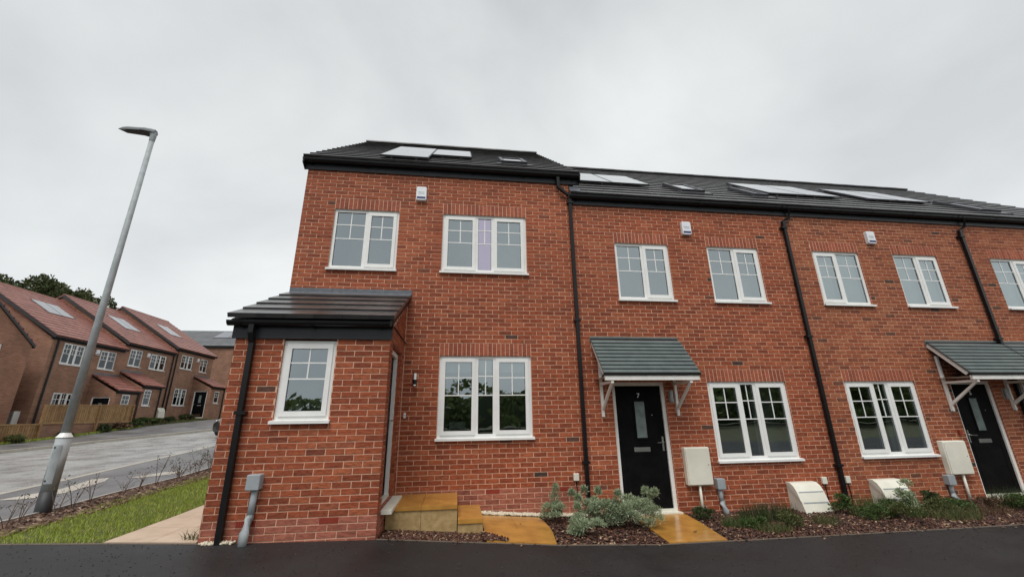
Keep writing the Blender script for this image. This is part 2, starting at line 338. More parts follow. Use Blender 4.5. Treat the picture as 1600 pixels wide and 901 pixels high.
# ground (one sheet to the horizon)
xs = np.unique(np.concatenate([np.linspace(-900, -60, 15), np.arange(-60, -8, 2), np.arange(-8, 20, .5), np.linspace(20, 900, 20)]))
ys = np.unique(np.concatenate([np.linspace(-900, -20, 14), np.arange(-20, -3, 2), np.arange(-3, 14, .5), np.arange(14, 60, 2), np.linspace(60, 900, 20)]))
V = [(x, y, T(x, y)-.16) for y in ys for x in xs]; nx = len(xs)
Fq = [(j*nx+i, j*nx+i+1, (j+1)*nx+i+1, (j+1)*nx+i) for j in range(len(ys)-1) for i in range(nx-1)]
tag(fromarr('ground', V, Fq, 'earth'), 'open ground sloping gently uphill behind the houses', None, None, 'structure')
# roads, footways
near = [(-6.9, -60), (-6.95, 0), (-7.35, 2.84), (-7.85, 5.2), (-9.06, 11.3), (-9.0, 14), (-7, 16.5), (0, 18), (60, 18)]
far = [(-16.4, -60), (-16.3, 8), (-16.15, 11.15), (-16.0, 13), (-15.93, 15), (-15.0, 17.5), (-13.7, 20), (-3, 24), (60, 25)]
sheet('road', (near, far), -.10, 'road', 1.0, label='wet grey estate road bending away uphill')
fwn = [(-5.3, -60), (-5.3, 0), (-5.3, 2.84), (-5.6, 5.2), (-6.6, 11.3), (-6.4, 13), (-5, 14.8), (0, 16.2), (60, 16.2)]
sheet('footway', (fwn, [(p[0]-.12, p[1]) for p in near]), 0, 'footway', .7, label='damp grey footway between the verge and the road')
back = [(-18.9, -60), (-18.9, 8), (-18.9, 14.1), (-19.0, 16), (-19.05, 17.6), (-19.05, 21.8), (-18.6, 29.2), (-3, 30), (60, 31)]
sheet('footway', ([(p[0]-.13, p[1]) for p in far], back), 0, 'footway', 1.0, label='far grey footway in front of the red roofed houses')
kerbline('kerb', near[1:6], .125, -.2, .006, 'kerb', 1, label='near concrete kerb')
kerbline('kerb', far[1:8], .13, -.2, .01, 'kerb', 1, label='far buff concrete kerb')
kerbline('kerb', [(-5.3, -1.5), (-5.3, 2.84), (-5.6, 5.2), (-6.2, 9)], .05, -.15, .02, 'edging', -1, label='thin pale edging at the back of the near footway')
# tarmac drive in front
pr = [(x, -1.53) for x in (-60, -6, -5, -4.4, -3.2, -2.46, -1.5, -.55, .63, 1.56, 2.9, 5, 10, 60)]
sheet('tarmac_drive', (pr, [(x, -16) for x, _ in pr]), .0, 'tarmac', 1.0, label='fresh black tarmac drive along the front of the terrace')
kerbline('kerb', [(-5.2, -1.53), (-2.46, -1.53)], .04, -.15, .003, 'edging_dark', 1, label='thin edging between tarmac and lawn')
kerbline('kerb', [(-.58, -1.53), (.63, -1.53), (1.56, -1.53), (2.9, -1.53), (5, -1.53), (20, -1.53)], .04, -.15, .002, 'edging_dark', 1, label='thin edging between tarmac and planted beds')
# puddles
def puddle(pts, dz=.004):
    mb = MB(); mb.face([(x, y, T(x, y)+dz) for x, y in pts]); return mb
M['water'] = plain('shallow_water', (.85, .82, .74), .1, .6, var=.05, bmp=.03, bscale=20)  # pale base colour stands in for sky reflected off the water
o = puddle([(-6.72, .9), (-6.55, 1.8), (-6.9, 2.9), (-6.72, 3.1), (-6.45, 2.6), (-6.12, 1.4), (-6.3, .95)], .006).build('puddle', 'water'); tag(o, 'pale shallow puddle on the footway beside the lamp post', None, None, 'structure')
o = puddle([(-6.3, 3.0), (-6.12, 3.75), (-5.8, 3.9), (-5.72, 3.4), (-6.02, 2.95)], .006).build('puddle', 'water'); tag(o, 'small pale puddle farther along the footway', None, None, 'structure')
# paved path left of the porch (pale slabs)
def slabs(rootname, label, cells, mat, thick=.05, dz=0, parent=None):
    root = parent
    if not root: root = bpy.data.objects.new(rootname, None); COL.objects.link(root); tag(root, label, None, None, 'structure')
    for pts in cells:
        cx = sum(p[0] for p in pts)/len(pts); cy = sum(p[1] for p in pts)/len(pts)
        q = [((x-cx)*.994+cx, (y-cy)*.994+cy) for x, y in pts]; j = random.uniform(-.002, .002)
        mb = MB(); n = len(q)
        mb.prism([(x, y, T(x, y)+dz+j) for x, y in q], (0, 0, -thick), (0, 0, 0)); mb.build('paving_slab', mat, root)
    return root
cells = []
for r in range(9):
    y0 = -1.48 + r*.6
    off = .45 if r % 2 else 0
    xs_ = sorted({-3.45, -2.52} | ({-3.0} if off == 0 else {-2.85}))
    for a, b in zip(xs_, xs_[1:]): cells.append([(a, y0), (b, y0), (b, y0+.6), (a, y0+.6)])
slabs('path', 'pale pinkish paving slab path beside the porch', cells, 'slab_pink', dz=.01)
# ochre path from the steps of the end house to the drive
curve = [(1.60, -.14), (1.635, -.45), (1.645, -.75), (1.62, -1.1), (1.57, -1.48)]
slabs('path', 'wet ochre paving with a curved right edge below the steps',
      [[(.71, -.83), (1.17, -.83), (1.17, -.14), (.71, -.14)], [(1.17, -.83), (1.643, -.83), (1.645, -.75), (1.635, -.45), (1.60, -.14), (1.17, -.14)],
       [(.71, -1.48), (1.16, -1.48), (1.16, -.83), (.71, -.83)], [(1.16, -1.48), (1.57, -1.48), (1.62, -1.1), (1.643, -.83), (1.16, -.83)]], 'stone', dz=.012)
slabs('path', 'wet ochre paving leading to the black door numbered 7',
      [[(3.09, -.5), (3.98, -.5), (4.01, -.06), (3.13, -.06)], [(3.06, -1.0), (3.9, -1.0), (3.98, -.5), (3.09, -.5)], [(3.02, -1.48), (3.82, -1.48), (3.9, -1.0), (3.06, -1.0)]], 'stone', dz=.012)
slabs('path', 'wet ochre paving to the second black front door',
      [[(9.98, -.75), (10.9, -.75), (10.9, -.06), (9.98, -.06)], [(9.98, -1.48), (10.9, -1.48), (10.9, -.75), (9.98, -.75)]], 'stone', dz=.012)

# ---------------------------------------------------------------- brickwork
CH = .0744                                    # course height
Z0 = 2.1
_bm = {}
def brick_mesh(Lb, hb, mat, var):
    k = (round(Lb, 3), round(hb, 3), mat, var)
    if k not in _bm:
        r = random.Random(hash(k) & 0xffff); c = .004; j = lambda: r.uniform(-.0012, .0012)
        v = [(x, .09, z) for x, z in ((0, 0), (Lb, 0), (Lb, hb), (0, hb))]
        v += [(x+j(), .004, z+j()) for x, z in ((0, 0), (Lb, 0), (Lb, hb), (0, hb))]
        v += [(x+j(), -.0005+j(), z+j()) for x, z in ((c, c), (Lb-c, c), (Lb-c, hb-c), (c, hb-c))]
        f = []
        for a in (0, 4):
            for q in range(4): w = (q+1) % 4; f.append((a+q, a+w, a+4+w, a+4+q))
        f.append((8, 9, 10, 11)); me = bpy.data.meshes.new('brick'); me.from_pydata(v, [], f); me.materials.append(M[mat]); me.update(); _bm[k] = me
    return _bm[k]
def cut(rows, holes):
    out = []
    for (u0, u1, z0, z1, m_) in rows:
        segs = [(u0, u1)]
        for (a, b, c, d) in holes:
            if z1 <= c+.02 or z0 >= d-.02: continue
            ns = []
            for (p, q) in segs:
                if q <= a or p >= b: ns.append((p, q)); continue
                if p < a: ns.append((p, a-.004))
                if q > b: ns.append((b+.004, q))
            segs = ns
        for p, q in segs:
            if q-p > .007: out.append((p, q, z0, z1, m_))
    return out
def merge(rows):
    rows = sorted(rows, key=lambda r: (r[2], r[0])); out = []
    for r in rows:
        p = out[-1] if out else None
        if p and abs(p[2]-r[2]) < 1e-4 and p[4] == r[4] and r[0]-p[1] < .0125 and (r[1]-r[0] < .07 or p[1]-p[0] < .07) and r[1]-p[0] < .30: out[-1] = (p[0], r[1], p[2], p[3], p[4])
        else: out.append(r)
    return out
def courses(u0, u1, z0, z1, holes, low, phase, main='brick', soldiers=(), extra=None):
    """list of bricks for a wall: stretcher bond, 215 mm bricks"""
    rows = []; k0 = math.floor((z0-Z0)/CH); k1 = math.ceil((z1-Z0)/CH)
    for k in range(k0, k1):
        zb = Z0+k*CH+.005; zt = zb+CH-.0095
        zb2 = max(zb, z0); zt2 = min(zt, z1)
        if zt2-zb2 < .015: continue
        u = phase + (.1125 if k % 2 else 0); u += math.floor((u0-u)/.225)*.225
        while u < u1:
            a = max(u+.005, u0); b = min(u+.220, u1)
            if b-a > .03: rows.append((a, b, zb2, zt2, 'brick_low' if zb < low else main))
            u += .225
    rows = merge(cut(rows, list(holes)+[(a-.003, b+.003, c, d) for (a, b, c, d) in soldiers]))
    for (a, b, c, d) in soldiers:
        n = max(1, round((b-a)/.075)); w = (b-a)/n
        for i in range(n): rows.append((a+i*w+.005, a+(i+1)*w-.005, c+.004, d-.004, 'soldier'))
    return rows
def lay(h, wall, frames_rows, limit=300):
    """bricks nearest the camera become single objects, the others one joined mesh"""
    allb = []
    for f, rows in frames_rows:
        for (a, b, c, d, m_) in rows:
            P = Vector(f.p((a+b)/2, 0, (c+d)/2)); v = P-CAM; dist = v.dot(fwd)
            px = abs(637*(v.dot(A))/dist) ; vis = 1 if (dist > 0 and px < 830 and f.n.dot(v) < 0) else 0
            allb.append((-vis*(b-a)*abs(f.n.dot(v.normalized()))/max(dist, .1), f, a, b, c, d, m_))
    allb.sort(key=lambda t: t[0])
    for (_, f, a, b, c, d, m_) in allb[:limit]:
        me = brick_mesh(b-a, d-c, m_, random.randrange(4)); o = bpy.data.objects.new('brick', me); COL.objects.link(o); o.parent = wall
        p = Vector(f.p(a, random.uniform(-.0015, .0015), c)) - h.off
        R = Matrix((f.u, -f.n, (0, 0, 1))).transposed().to_4x4(); R.translation = p; o.matrix_local = R
    rest = allb[limit:]
    if rest:
        mb = MB(); names = ['brick', 'brick_c', 'brick_low', 'soldier']
        for (_, f, a, b, c, d, m_) in rest:
            mb.k = names.index(m_); j = random.uniform(-.0015, .0015); e = .004; i = len(mb.v)
            mb.v += [f.p(a, -.09, c), f.p(b, -.09, c), f.p(b, -.09, d), f.p(a, -.09, d), f.p(a, -.004+j, c), f.p(b, -.004+j, c), f.p(b, -.004+j, d), f.p(a, -.004+j, d),
                     f.p(a+e, j, c+e), f.p(b-e, j, c+e), f.p(b-e, j, d-e), f.p(a+e, j, d-e)]
            for w in (0, 4):
                for q in range(4): t = (q+1) % 4; mb.f.append((i+w+q, i+w+t, i+w+4+t, i+w+4+q)); mb.mi.append(mb.k)
            mb.f.append((i+8, i+9, i+10, i+11)); mb.mi.append(mb.k)
        o = h.part('brickwork', mb, names, wall); o['kind'] = 'stuff'
def wall_body(mb, f, u0, u1, z0, z1, holes, d0=-.005, depth=.12, zt=None):
    us = sorted({u0, u1, *[h[0] for h in holes], *[h[1] for h in holes]}); zs = sorted({z0, z1, *[h[2] for h in holes], *[h[3] for h in holes]})
    us = [u for u in us if u0 <= u <= u1]; zs = [z for z in zs if z0 <= z <= z1]
    inside = lambda u, z: any(a < u < b and c < z < d for a, b, c, d in holes)
    for a, b in zip(us, us[1:]):
        run = None
        for c, d in zip(zs, zs[1:]):
            if inside((a+b)/2, (c+d)/2):
                if run is not None: mb.face([f.p(a, d0, run), f.p(b, d0, run), f.p(b, d0, c), f.p(a, d0, c)]); run = None
            elif run is None: run = c
        if run is not None: mb.face([f.p(a, d0, run), f.p(b, d0, run), f.p(b, d0, zs[-1]), f.p(a, d0, zs[-1])])
    kk = mb.k; mb.k = 1
    for a, b, c, d in holes:
        for (p, q, r, s_) in (((a, c), (b, c), 0, 0), ((b, c), (b, d), 0, 0), ((b, d), (a, d), 0, 0), ((a, d), (a, c), 0, 0)):
            mb.face([f.p(p[0], d0, p[1]), f.p(q[0], d0, q[1]), f.p(q[0], d0-depth, q[1]), f.p(p[0], d0-depth, p[1])])
    mb.k = kk

# ---------------------------------------------------------------- windows and doors
def window(h, f, u0, u1, z0, z1, lites, fill=None, bars=True, room=True, sill=True, lilac=None, simple=False):
    """lites: list of (fraction0, fraction1, opening?)"""
    Wd = u1-u0; D0, D1 = -.105, -.035
    mb = MB(); t = .05 if not simple else .045
    mb.fbox(f, u0, u1, D0, D1, z1-t, z1); mb.fbox(f, u0, u1, D0, D1, z0, z0+t)
    for a, b in ((u0, u0+t), (u1-t, u1)): mb.fbox(f, a, b, D0, D1, z0+t, z1-t)
    cutsu = [(u0+Wd*a, u0+Wd*b, o) for a, b, o in lites]
    for (a, b, o), (c, d, o2) in zip(cutsu, cutsu[1:]): mb.fbox(f, b, c, D0, D1-.001, z0+t, z1-t)
    # drip and stepped inner edge of the frame
    mb.fbox(f, u0+.004, u1-.004, D1, D1+.006, z1-.018, z1-.003)
    w = h.part('window', mb, 'upvc')
    for i, (a, b, op) in enumerate(cutsu):
        zb, zt = z0+t, z1-t
        if op:
            s = .052 if not simple else .035; sb = MB(); g = .004; E0, E1 = D0+.005, D1+.016
            sb.fbox(f, a+g-.012, b-g+.012, E0, E1, zt-s, zt+.010); sb.fbox(f, a+g-.012, b-g+.012, E0, E1, zb-.010, zb+s)
            sb.fbox(f, a+g-.012, a+s, E0, E1-.001, zb+s, zt-s); sb.fbox(f, b-s, b-g+.012, E0, E1-.001, zb+s, zt-s)
            h.part('sash', sb, 'upvc', w)
            a2, b2, zb2, zt2 = a+s, b-s, zb+s, zt-s; gd = E1-.02
        else: a2, b2, zb2, zt2 = a, b, zb, zt; gd = D1-.02
        bd = MB()                                # black glazing gasket
        for q in ((a2, b2, zb2, zb2+.006), (a2, b2, zt2-.006, zt2), (a2, a2+.006, zb2+.006, zt2-.006), (b2-.006, b2, zb2+.006, zt2-.006)): bd.fbox(f, q[0], q[1], gd-.001, gd+.002, q[2], q[3])
        if not simple: h.part('gasket', bd, 'black_pl', w)
        pn = MB(); pn.fbox(f, a2+.001, b2-.001, gd-.024, gd-.002, zb2+.001, zt2-.001); pn.f = [pn.f[2]]; pn.mi = [0]
        pn2 = MB(); pn2.face([f.p(a2, gd-.002, zb2), f.p(b2, gd-.002, zb2), f.p(b2, gd-.002, zt2), f.p(a2, gd-.002, zt2)])
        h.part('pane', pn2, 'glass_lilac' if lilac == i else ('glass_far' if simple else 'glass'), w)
        gb = MB(); mid = (a2+b2)/2; q = .0085 if not simple else .013; H_ = zt2-zb2; za = zt2-.235*H_; zc = zt2-.495*H_
        if bars:
            gb.fbox(f, mid-q, mid+q, gd-.001, gd+.004, zc, zt2)
            gb.fbox(f, a2, b2, gd-.001, gd+.005, za-q, za+q); gb.fbox(f, a2, b2, gd-.001, gd+.005, zc-q, zc+q)
            h.part('glazing_bar', gb, 'upvc', w)
    if sill:
        sb = MB(); sb.quadbox([f.p(u0-.025, .05, z0-.042), f.p(u1+.025, .05, z0-.042), f.p(u1+.025, -.10, z0-.042), f.p(u0-.025, -.10, z0-.042),
                               f.p(u0-.025, .05, z0-.014), f.p(u1+.025, .05, z0-.014), f.p(u1+.025, -.03, z0+.001), f.p(u0-.025, -.03, z0+.001)])
        sb.fbox(f, u0-.025, u1+.025, .046, .052, z0-.047, z0-.012)
        h.part('window_sill', sb, 'upvc', w)
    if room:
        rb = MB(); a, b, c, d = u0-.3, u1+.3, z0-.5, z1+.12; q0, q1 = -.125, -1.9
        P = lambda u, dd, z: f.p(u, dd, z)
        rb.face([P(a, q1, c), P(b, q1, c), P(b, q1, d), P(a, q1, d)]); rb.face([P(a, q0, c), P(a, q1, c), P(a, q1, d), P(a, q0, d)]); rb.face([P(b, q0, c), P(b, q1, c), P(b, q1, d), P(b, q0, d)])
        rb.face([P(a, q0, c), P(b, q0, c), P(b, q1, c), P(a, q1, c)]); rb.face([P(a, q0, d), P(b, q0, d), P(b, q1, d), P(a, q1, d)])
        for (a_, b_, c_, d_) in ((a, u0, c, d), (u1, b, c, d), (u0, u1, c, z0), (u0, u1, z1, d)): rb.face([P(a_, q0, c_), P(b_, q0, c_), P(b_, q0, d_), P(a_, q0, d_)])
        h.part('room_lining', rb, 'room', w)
    if fill:
        for (kind, p0, p1, r0, r1, dep) in fill:
            fb = MB(); fb.fbox(f, u0+Wd*p0, u0+Wd*p1, -dep-.01, -dep, z0+(z1-z0)*r0, z0+(z1-z0)*r1); h.part('blind' if kind == 'blind' else 'curtain', fb, kind, w)
    return w
L3 = [(.035, .385, True), (.422, .578, False), (.615, .965, True)]
L2L = [(.045, .475, True), (.525, .955, False)]
L2R = [(.045, .475, False), (.525, .955, True)]
def text_mesh(h, name, txt, f, u, d, z, size, mat, parent, ext=.003):
    cu = bpy.data.curves.new('lettering', 'FONT'); cu.body = txt; cu.size = size; cu.extrude = ext; cu.align_x = 'CENTER'; cu.align_y = 'CENTER'
    o = bpy.data.objects.new('tmp', cu); COL.objects.link(o); dg = bpy.context.evaluated_depsgraph_get(); me = bpy.data.meshes.new_from_object(o.evaluated_get(dg)); bpy.data.objects.remove(o)
    me.materials.clear(); me.materials.append(M[mat]); q = bpy.data.objects.new(name, me); COL.objects.link(q); q.parent = parent
    R = Matrix((f.u, Vector((0, 0, 1)), f.n)).transposed().to_4x4(); R.translation = Vector(f.p(u, d, z))-h.off; q.matrix_local = R
    return q
def door(h, f, u0, u1, z0, z1, num=None, hand=1, back=.06, full=True, sillout=.10, ldep=.025):
    t = .062; mb = MB(); D1 = -back+.02; D0 = D1-.07-(ldep-.025)
    mb.fbox(f, u0, u0+t, D0, D1, z0, z1); mb.fbox(f, u1-t, u1, D0, D1, z0, z1); mb.fbox(f, u0+t, u1-t, D0, D1, z1-t, z1)
    w = h.part('door', mb, 'upvc'); a, b, c, d = u0+t+.004, u1-t-.004, z0+.05, z1-t-.004; dl = D1-ldep; ww = b-a; hh = d-c
    lf = MB(); lf.fbox(f, a, b, dl-.04, dl, c, d)
    e = .012
    gx0, gx1 = a+ww*.40, a+ww*.62; gz1, gz0 = d-hh*.135, d-hh*.44
    for (p, q, r, s_) in ((gx0-.03, gx1+.03, gz1, gz1+.03), (gx0-.03, gx1+.03, gz0-.03, gz0), (gx0-.03, gx0, gz0, gz1), (gx1, gx1+.03, gz0, gz1)): lf.fbox(f, p, q, dl, dl+e, r, s_)
    # moulded lower panels
    for zz0, zz1 in ((c+.10, c+hh*.42),):
        for (p, q, r, s_) in ((a+.10, b-.10, zz1, zz1+.012), (a+.10, b-.10, zz0-.012, zz0), (a+.10, a+.112, zz0, zz1), (b-.112, b-.10, zz0, zz1)): lf.fbox(f, p, q, dl, dl+.005, r, s_)
    h.part('door_leaf', lf, 'door', w)
    g = MB(); g.fbox(f, gx0, gx1, dl-.002, dl+.004, gz0, gz1); h.part('door_glass', g, 'frost', w)
    if full:
        l = MB(); lx = a+ww*(.48); lz = d-hh*.535; l.fbox(f, lx-.145, lx+.145, dl, dl+.008, lz-.036, lz+.036); l.fbox(f, lx-.115, lx+.115, dl+.008, dl+.014, lz-.020, lz+.020); h.part('letterbox', l, 'chrome', w)
        hu = (b-.055) if hand > 0 else (a+.055); s = -1 if hand > 0 else 1
        k = MB(); k.fbox(f, hu-.017, hu+.017, dl, dl+.012, lz-.03, lz+.20); k.tube([f.p(hu, dl+.012, lz+.11), f.p(hu, dl+.055, lz+.11), f.p(hu+s*.125, dl+.058, lz+.105)], .010, 6); h.part('door_handle', k, 'chrome', w)
        sp = MB(); sp.tube([f.p(a+ww*.76, dl, gz0+.37), f.p(a+ww*.76, dl+.008, gz0+.37)], .012, 8); h.part('spyhole', sp, 'chrome', w)
        if num: text_mesh(h, 'house_number', num, f, a+ww*.505, dl+.004, d-hh*.085, .11, 'alarm', w)
    s = MB(); s.fbox(f, u0-.02, u1+.02, D0, sillout, z0-.03, z0+.012); s.fbox(f, u0+.01, u1-.01, D0, D1+.01, z0+.012, z0+.048); h.part('threshold', s, 'cream' if sillout < .2 else 'upvc', w)
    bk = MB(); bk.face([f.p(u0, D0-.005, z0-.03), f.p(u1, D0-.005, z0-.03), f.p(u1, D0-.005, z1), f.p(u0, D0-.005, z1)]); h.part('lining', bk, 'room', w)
    return w
def downpipe(h, pts, name='downpipe', sz=.034, clips=True, mat='black_pl'):
    mb = MB(); mb.tube(pts, sz*1.25, 4 if mat == 'black_pl' else 10)
    z = pts[-1][2]+.7
    if clips:
        zt = pts[-2][2]-.15; n = max(1, int((zt-z)/1.6)+1)
        for i in range(n):
            zz = z+(zt-z)*i/max(1, n-1) if n > 1 else (z+zt)/2; x, y = pts[-1][0], pts[-1][1]
            mb.box(x-.058, x+.058, y-.045, y+.0+.05, zz-.02, zz+.02)
    return h.part(name, mb, mat)
def gutter(h, parent, x0, x1, y, z, mat='black_pl', r=.058, f=None, brackets=True):
    mb = MB(); n = 8; i0 = len(mb.v)
    f = f or F((0, 0, 0), (1, 0, 0), (0, -1, 0))
    out = [(-y+0) + r*math.cos(math.pi+math.pi*k/n) for k in range(n+1)]
    prof = [(out[k], z - r*math.sin(math.pi*k/n)*1.05) for k in range(n+1)] + [(out[k]*1+0, z+.004 - (r-.006)*math.sin(math.pi*k/n)*1.05) for k in reversed(range(n+1))]
    N_ = len(prof)
    for u in (x0, x1): mb.v += [f.p(u, d, zz) for d, zz in prof]
    for k in range(N_): q = (k+1) % N_; mb.f.append((k, q, N_+q, N_+k)); mb.mi.append(0)
    for k in range(n):
        mb.f.append((k, k+1, N_-2-k, N_-1-k)); mb.mi.append(0); mb.f.append((N_+k, N_+k+1, 2*N_-2-k, 2*N_-1-k)); mb.mi.append(0)
    # stop ends
    for u in (x0+.001, x1-.001): mb.face([f.p(u, d, zz) for d, zz in prof[:n+1]])
    g = h.part('gutter', mb, mat, parent)
    if brackets:
        k = int((x1-x0)/.9)
        for j in range(k+1):
            bb = MB(); u = x0+.15+(x1-x0-.3)*j/max(1, k)
            pr_ = [(-y + (r+.006)*math.cos(math.pi+math.pi*q/6), z - (r+.008)*math.sin(math.pi*q/6)*1.05) for q in range(7)]
            for (d0, z0_), (d1, z1_) in zip(pr_, pr_[1:]): bb.face([f.p(u-.02, d0, z0_), f.p(u+.02, d0, z0_), f.p(u+.02, d1, z1_), f.p(u-.02, d1, z1_)])
            bb.fbox(f, u-.02, u+.02, -y-r-.03, -y-r+.004, z-.09, z)
            h.part('gutter_bracket', bb, mat, g)
    return g
_tm = {}
def roof_tiles(h, roof, f, u0, u1, p0, p1, rows, mat='tile', tw=.33, thick=.028, joined=False, stepped=True, jit=.0):
    """p0,p1: (outward d, z) of the lower tile edge line and ridge. Each tile a real slab lapping the one below."""
    d0, z0 = p0; d1, z1 = p1; Ls = math.hypot(d1-d0, z1-z0); sd_ = ((d1-d0)/Ls, (z1-z0)/Ls); nd = (-sd_[1]*(-1), 0)
    nx_, nz_ = sd_[1], -sd_[0]
    if nz_ < 0: nx_, nz_ = -nx_, -nz_
    g = Ls/rows; ln = g+.07; mb = MB(); n = max(1, round((u1-u0)/tw)); w = (u1-u0)/n
    for r in range(rows):
        off = 0 if r % 2 == 0 else w/2
        edges = [u0] + [u0+off+w*k for k in range(0 if off else 1, n+1) if u0 < u0+off+w*k < u1-.01] + [u1]
        for a, b in zip(edges, edges[1:]):
            s0 = g*r-.0; s1 = min(s0+ln, Ls)
            base = lambda s_, hh: (d0+sd_[0]*s_+nx_*hh, z0+sd_[1]*s_+nz_*hh)
            tilt = thick
            A0, A1, B0, B1 = base(s0, .002), base(s0, thick+.014), base(s1, -.004), base(s1, thick-.012)
            j = random.uniform(-jit, jit)
            P = [f.p(a+.0012, A0[0], A0[1]), f.p(b-.0012, A0[0], A0[1]), f.p(b-.0012, B0[0], B0[1]), f.p(a+.0012, B0[0], B0[1]),
                 f.p(a+.0012, A1[0], A1[1]+j), f.p(b-.0012, A1[0], A1[1]+j), f.p(b-.0012, B1[0], B1[1]), f.p(a+.0012, B1[0], B1[1])]
            if joined: mb.quadbox(P)
            else:
                k = (round(b-a, 3), round(Ls, 3), rows, mat, tuple(f.u), r == rows-1); p = Vector(P[0])
                if k not in _tm:
                    t = MB(); t.quadbox([tuple(Vector(q)-p) for q in P]); me = bpy.data.meshes.new('roof_tile'); me.from_pydata(t.v, [], t.f); me.materials.append(M[mat]); me.update(); _tm[k] = me
                o = bpy.data.objects.new('roof_tile', _tm[k]); COL.objects.link(o); o.parent = roof; o.location = p-h.off
    if joined:
        o = h.part('tile_courses', mb, mat, roof); o['kind'] = 'stuff'; return o
def lean_quad(mb, f, u0, u1, p0, p1, th):
    (d0, z0), (d1, z1) = p0, p1
    mb.quadbox([f.p(u0, d0, z0-th), f.p(u1, d0, z0-th), f.p(u1, d1, z1-th), f.p(u0, d1, z1-th), f.p(u0, d0, z0), f.p(u1, d0, z0), f.p(u1, d1, z1), f.p(u0, d1, z1)])
def on_slope(p0, p1, s, hgt):
    d0, z0 = p0; d1, z1 = p1; Ls = math.hypot(d1-d0, z1-z0); a, b = (d1-d0)/Ls, (z1-z0)/Ls; nx_, nz_ = b, -a
    if nz_ < 0: nx_, nz_ = -nx_, -nz_
    return (d0+a*s+nx_*hgt, z0+b*s+nz_*hgt)
def slope_box(mb, f, u0, u1, p0, p1, s0, s1, h0, h1):
    q = [on_slope(p0, p1, s, hh) for hh in (h0, h1) for s in (s0, s1)]
    mb.quadbox([f.p(u0, *q[0]), f.p(u1, *q[0]), f.p(u1, *q[1]), f.p(u0, *q[1]), f.p(u0, *q[2]), f.p(u1, *q[2]), f.p(u1, *q[3]), f.p(u0, *q[3])])
def solar(h, roof, f, u0, u1, p0, p1, s0, s1, ho=.06, lines=2):
    mb = MB(); slope_box(mb, f, u0, u1, p0, p1, s0, s1, ho, ho+.035); o = h.part('solar_panel', mb, 'panel_frame', roof)
    return o, mb
def solar_face(h, roof, f, u0, u1, p0, p1, s0, s1, ho=.06, split=1):
    mb = MB(); mb.k = 0; slope_box(mb, f, u0, u1, p0, p1, s0, s1, ho, ho+.035); mb.k = 1
    n = split; H_ = (s1-s0-.04*(1)-.012*(n-1))/n
    for i in range(n): a = s0+.02+i*(H_+.012); slope_box(mb, f, u0+.02, u1-.02, p0, p1, a, a+H_, ho+.030, ho+.038)
    mb.k = 0
    for uu in (u0+.2, u1-.25): slope_box(mb, f, uu, uu+.04, p0, p1, s0-.03, s1+.02, .02, ho)
    return h.part('solar_panel', mb, ['panel_frame', 'solar'], roof)
def roof_window(h, roof, f, u0, u1, p0, p1, s0, s1):
    mb = MB(); t = .07
    for (a, b, c, d) in ((u0, u1, s0, s0+t), (u0, u1, s1-t, s1), (u0, u0+t, s0+t, s1-t), (u1-t, u1, s0+t, s1-t)): slope_box(mb, f, a, b, p0, p1, c, d, .0, .10)
    slope_box(mb, f, u0-.1, u1+.1, p0, p1, s0-.18, s0-.001, .025, .05)
    o = h.part('roof_window', mb, 'panel_frame', roof); g = MB(); slope_box(g, f, u0+t, u1-t, p0, p1, s0+t, s1-t, .05, .085); h.part('pane', g, 'solar', roof); return o
def alarm_box(h, f, u, z, w=.19, hh=.285):
    mb = MB(); mb.quadbox([f.p(u-w/2, .07, z-hh/2), f.p(u+w/2, .07, z-hh/2), f.p(u+w/2, 0, z-hh/2+.02), f.p(u-w/2, 0, z-hh/2+.02), f.p(u-w/2+.02, .055, z+hh/2-.01), f.p(u+w/2-.02, .055, z+hh/2-.01), f.p(u+w/2, 0, z+hh/2), f.p(u-w/2, 0, z+hh/2)])
    mb2 = MB()
    o = h.part('alarm_box', rounded(f, u-w/2, u+w/2, z-hh/2, z+hh/2, .0, .07, .03), 'alarm')
    s = MB(); s.fbox(f, u-w*.42, u+w*.42, .070, .0725, z-hh*.40, z-hh*.25); h.part('coloured_strip', s, 'navy', o)
    g = MB(); x = u-w*.33
    for i, (ww, hh2) in enumerate(((.5, 1), (.9, 1), (.8, .8), (.7, 1), (.9, .8), (.6, 1))): g.fbox(f, x, x+.012*ww, .070, .0722, z+.01, z+.01+.026*hh2); x += .021
    g.fbox(f, u-w*.30, u+w*.30, .070, .0722, z-.012, z-.006)
    h.part('printed_mark', g, 'grey_txt', o); return o
def rounded(f, u0, u1, z0, z1, d0, d1, r, n=4, bev=.006):
    mb = MB(); pts = []
    for (cx, cz, a0) in ((u1-r, z1-r, 0), (u0+r, z1-r, 90), (u0+r, z0+r, 180), (u1-r, z0+r, 270)):
        for k in range(n+1): t = math.radians(a0+90*k/n); pts.append((cx+r*math.cos(t), cz+r*math.sin(t), cx+(r-bev)*math.cos(t), cz+(r-bev)*math.sin(t)))
    m_ = len(pts); mb.v += [f.p(p[0], d0, p[1]) for p in pts] + [f.p(p[0], d1-bev, p[1]) for p in pts] + [f.p(p[2], d1, p[3]) for p in pts]
    for L_ in (0, m_):
        for k in range(m_): q = (k+1) % m_; mb.f.append((L_+k, L_+q, L_+m_+q, L_+m_+k)); mb.mi.append(0)
    mb.f.append(tuple(2*m_+k for k in range(m_))); mb.mi.append(0); return mb
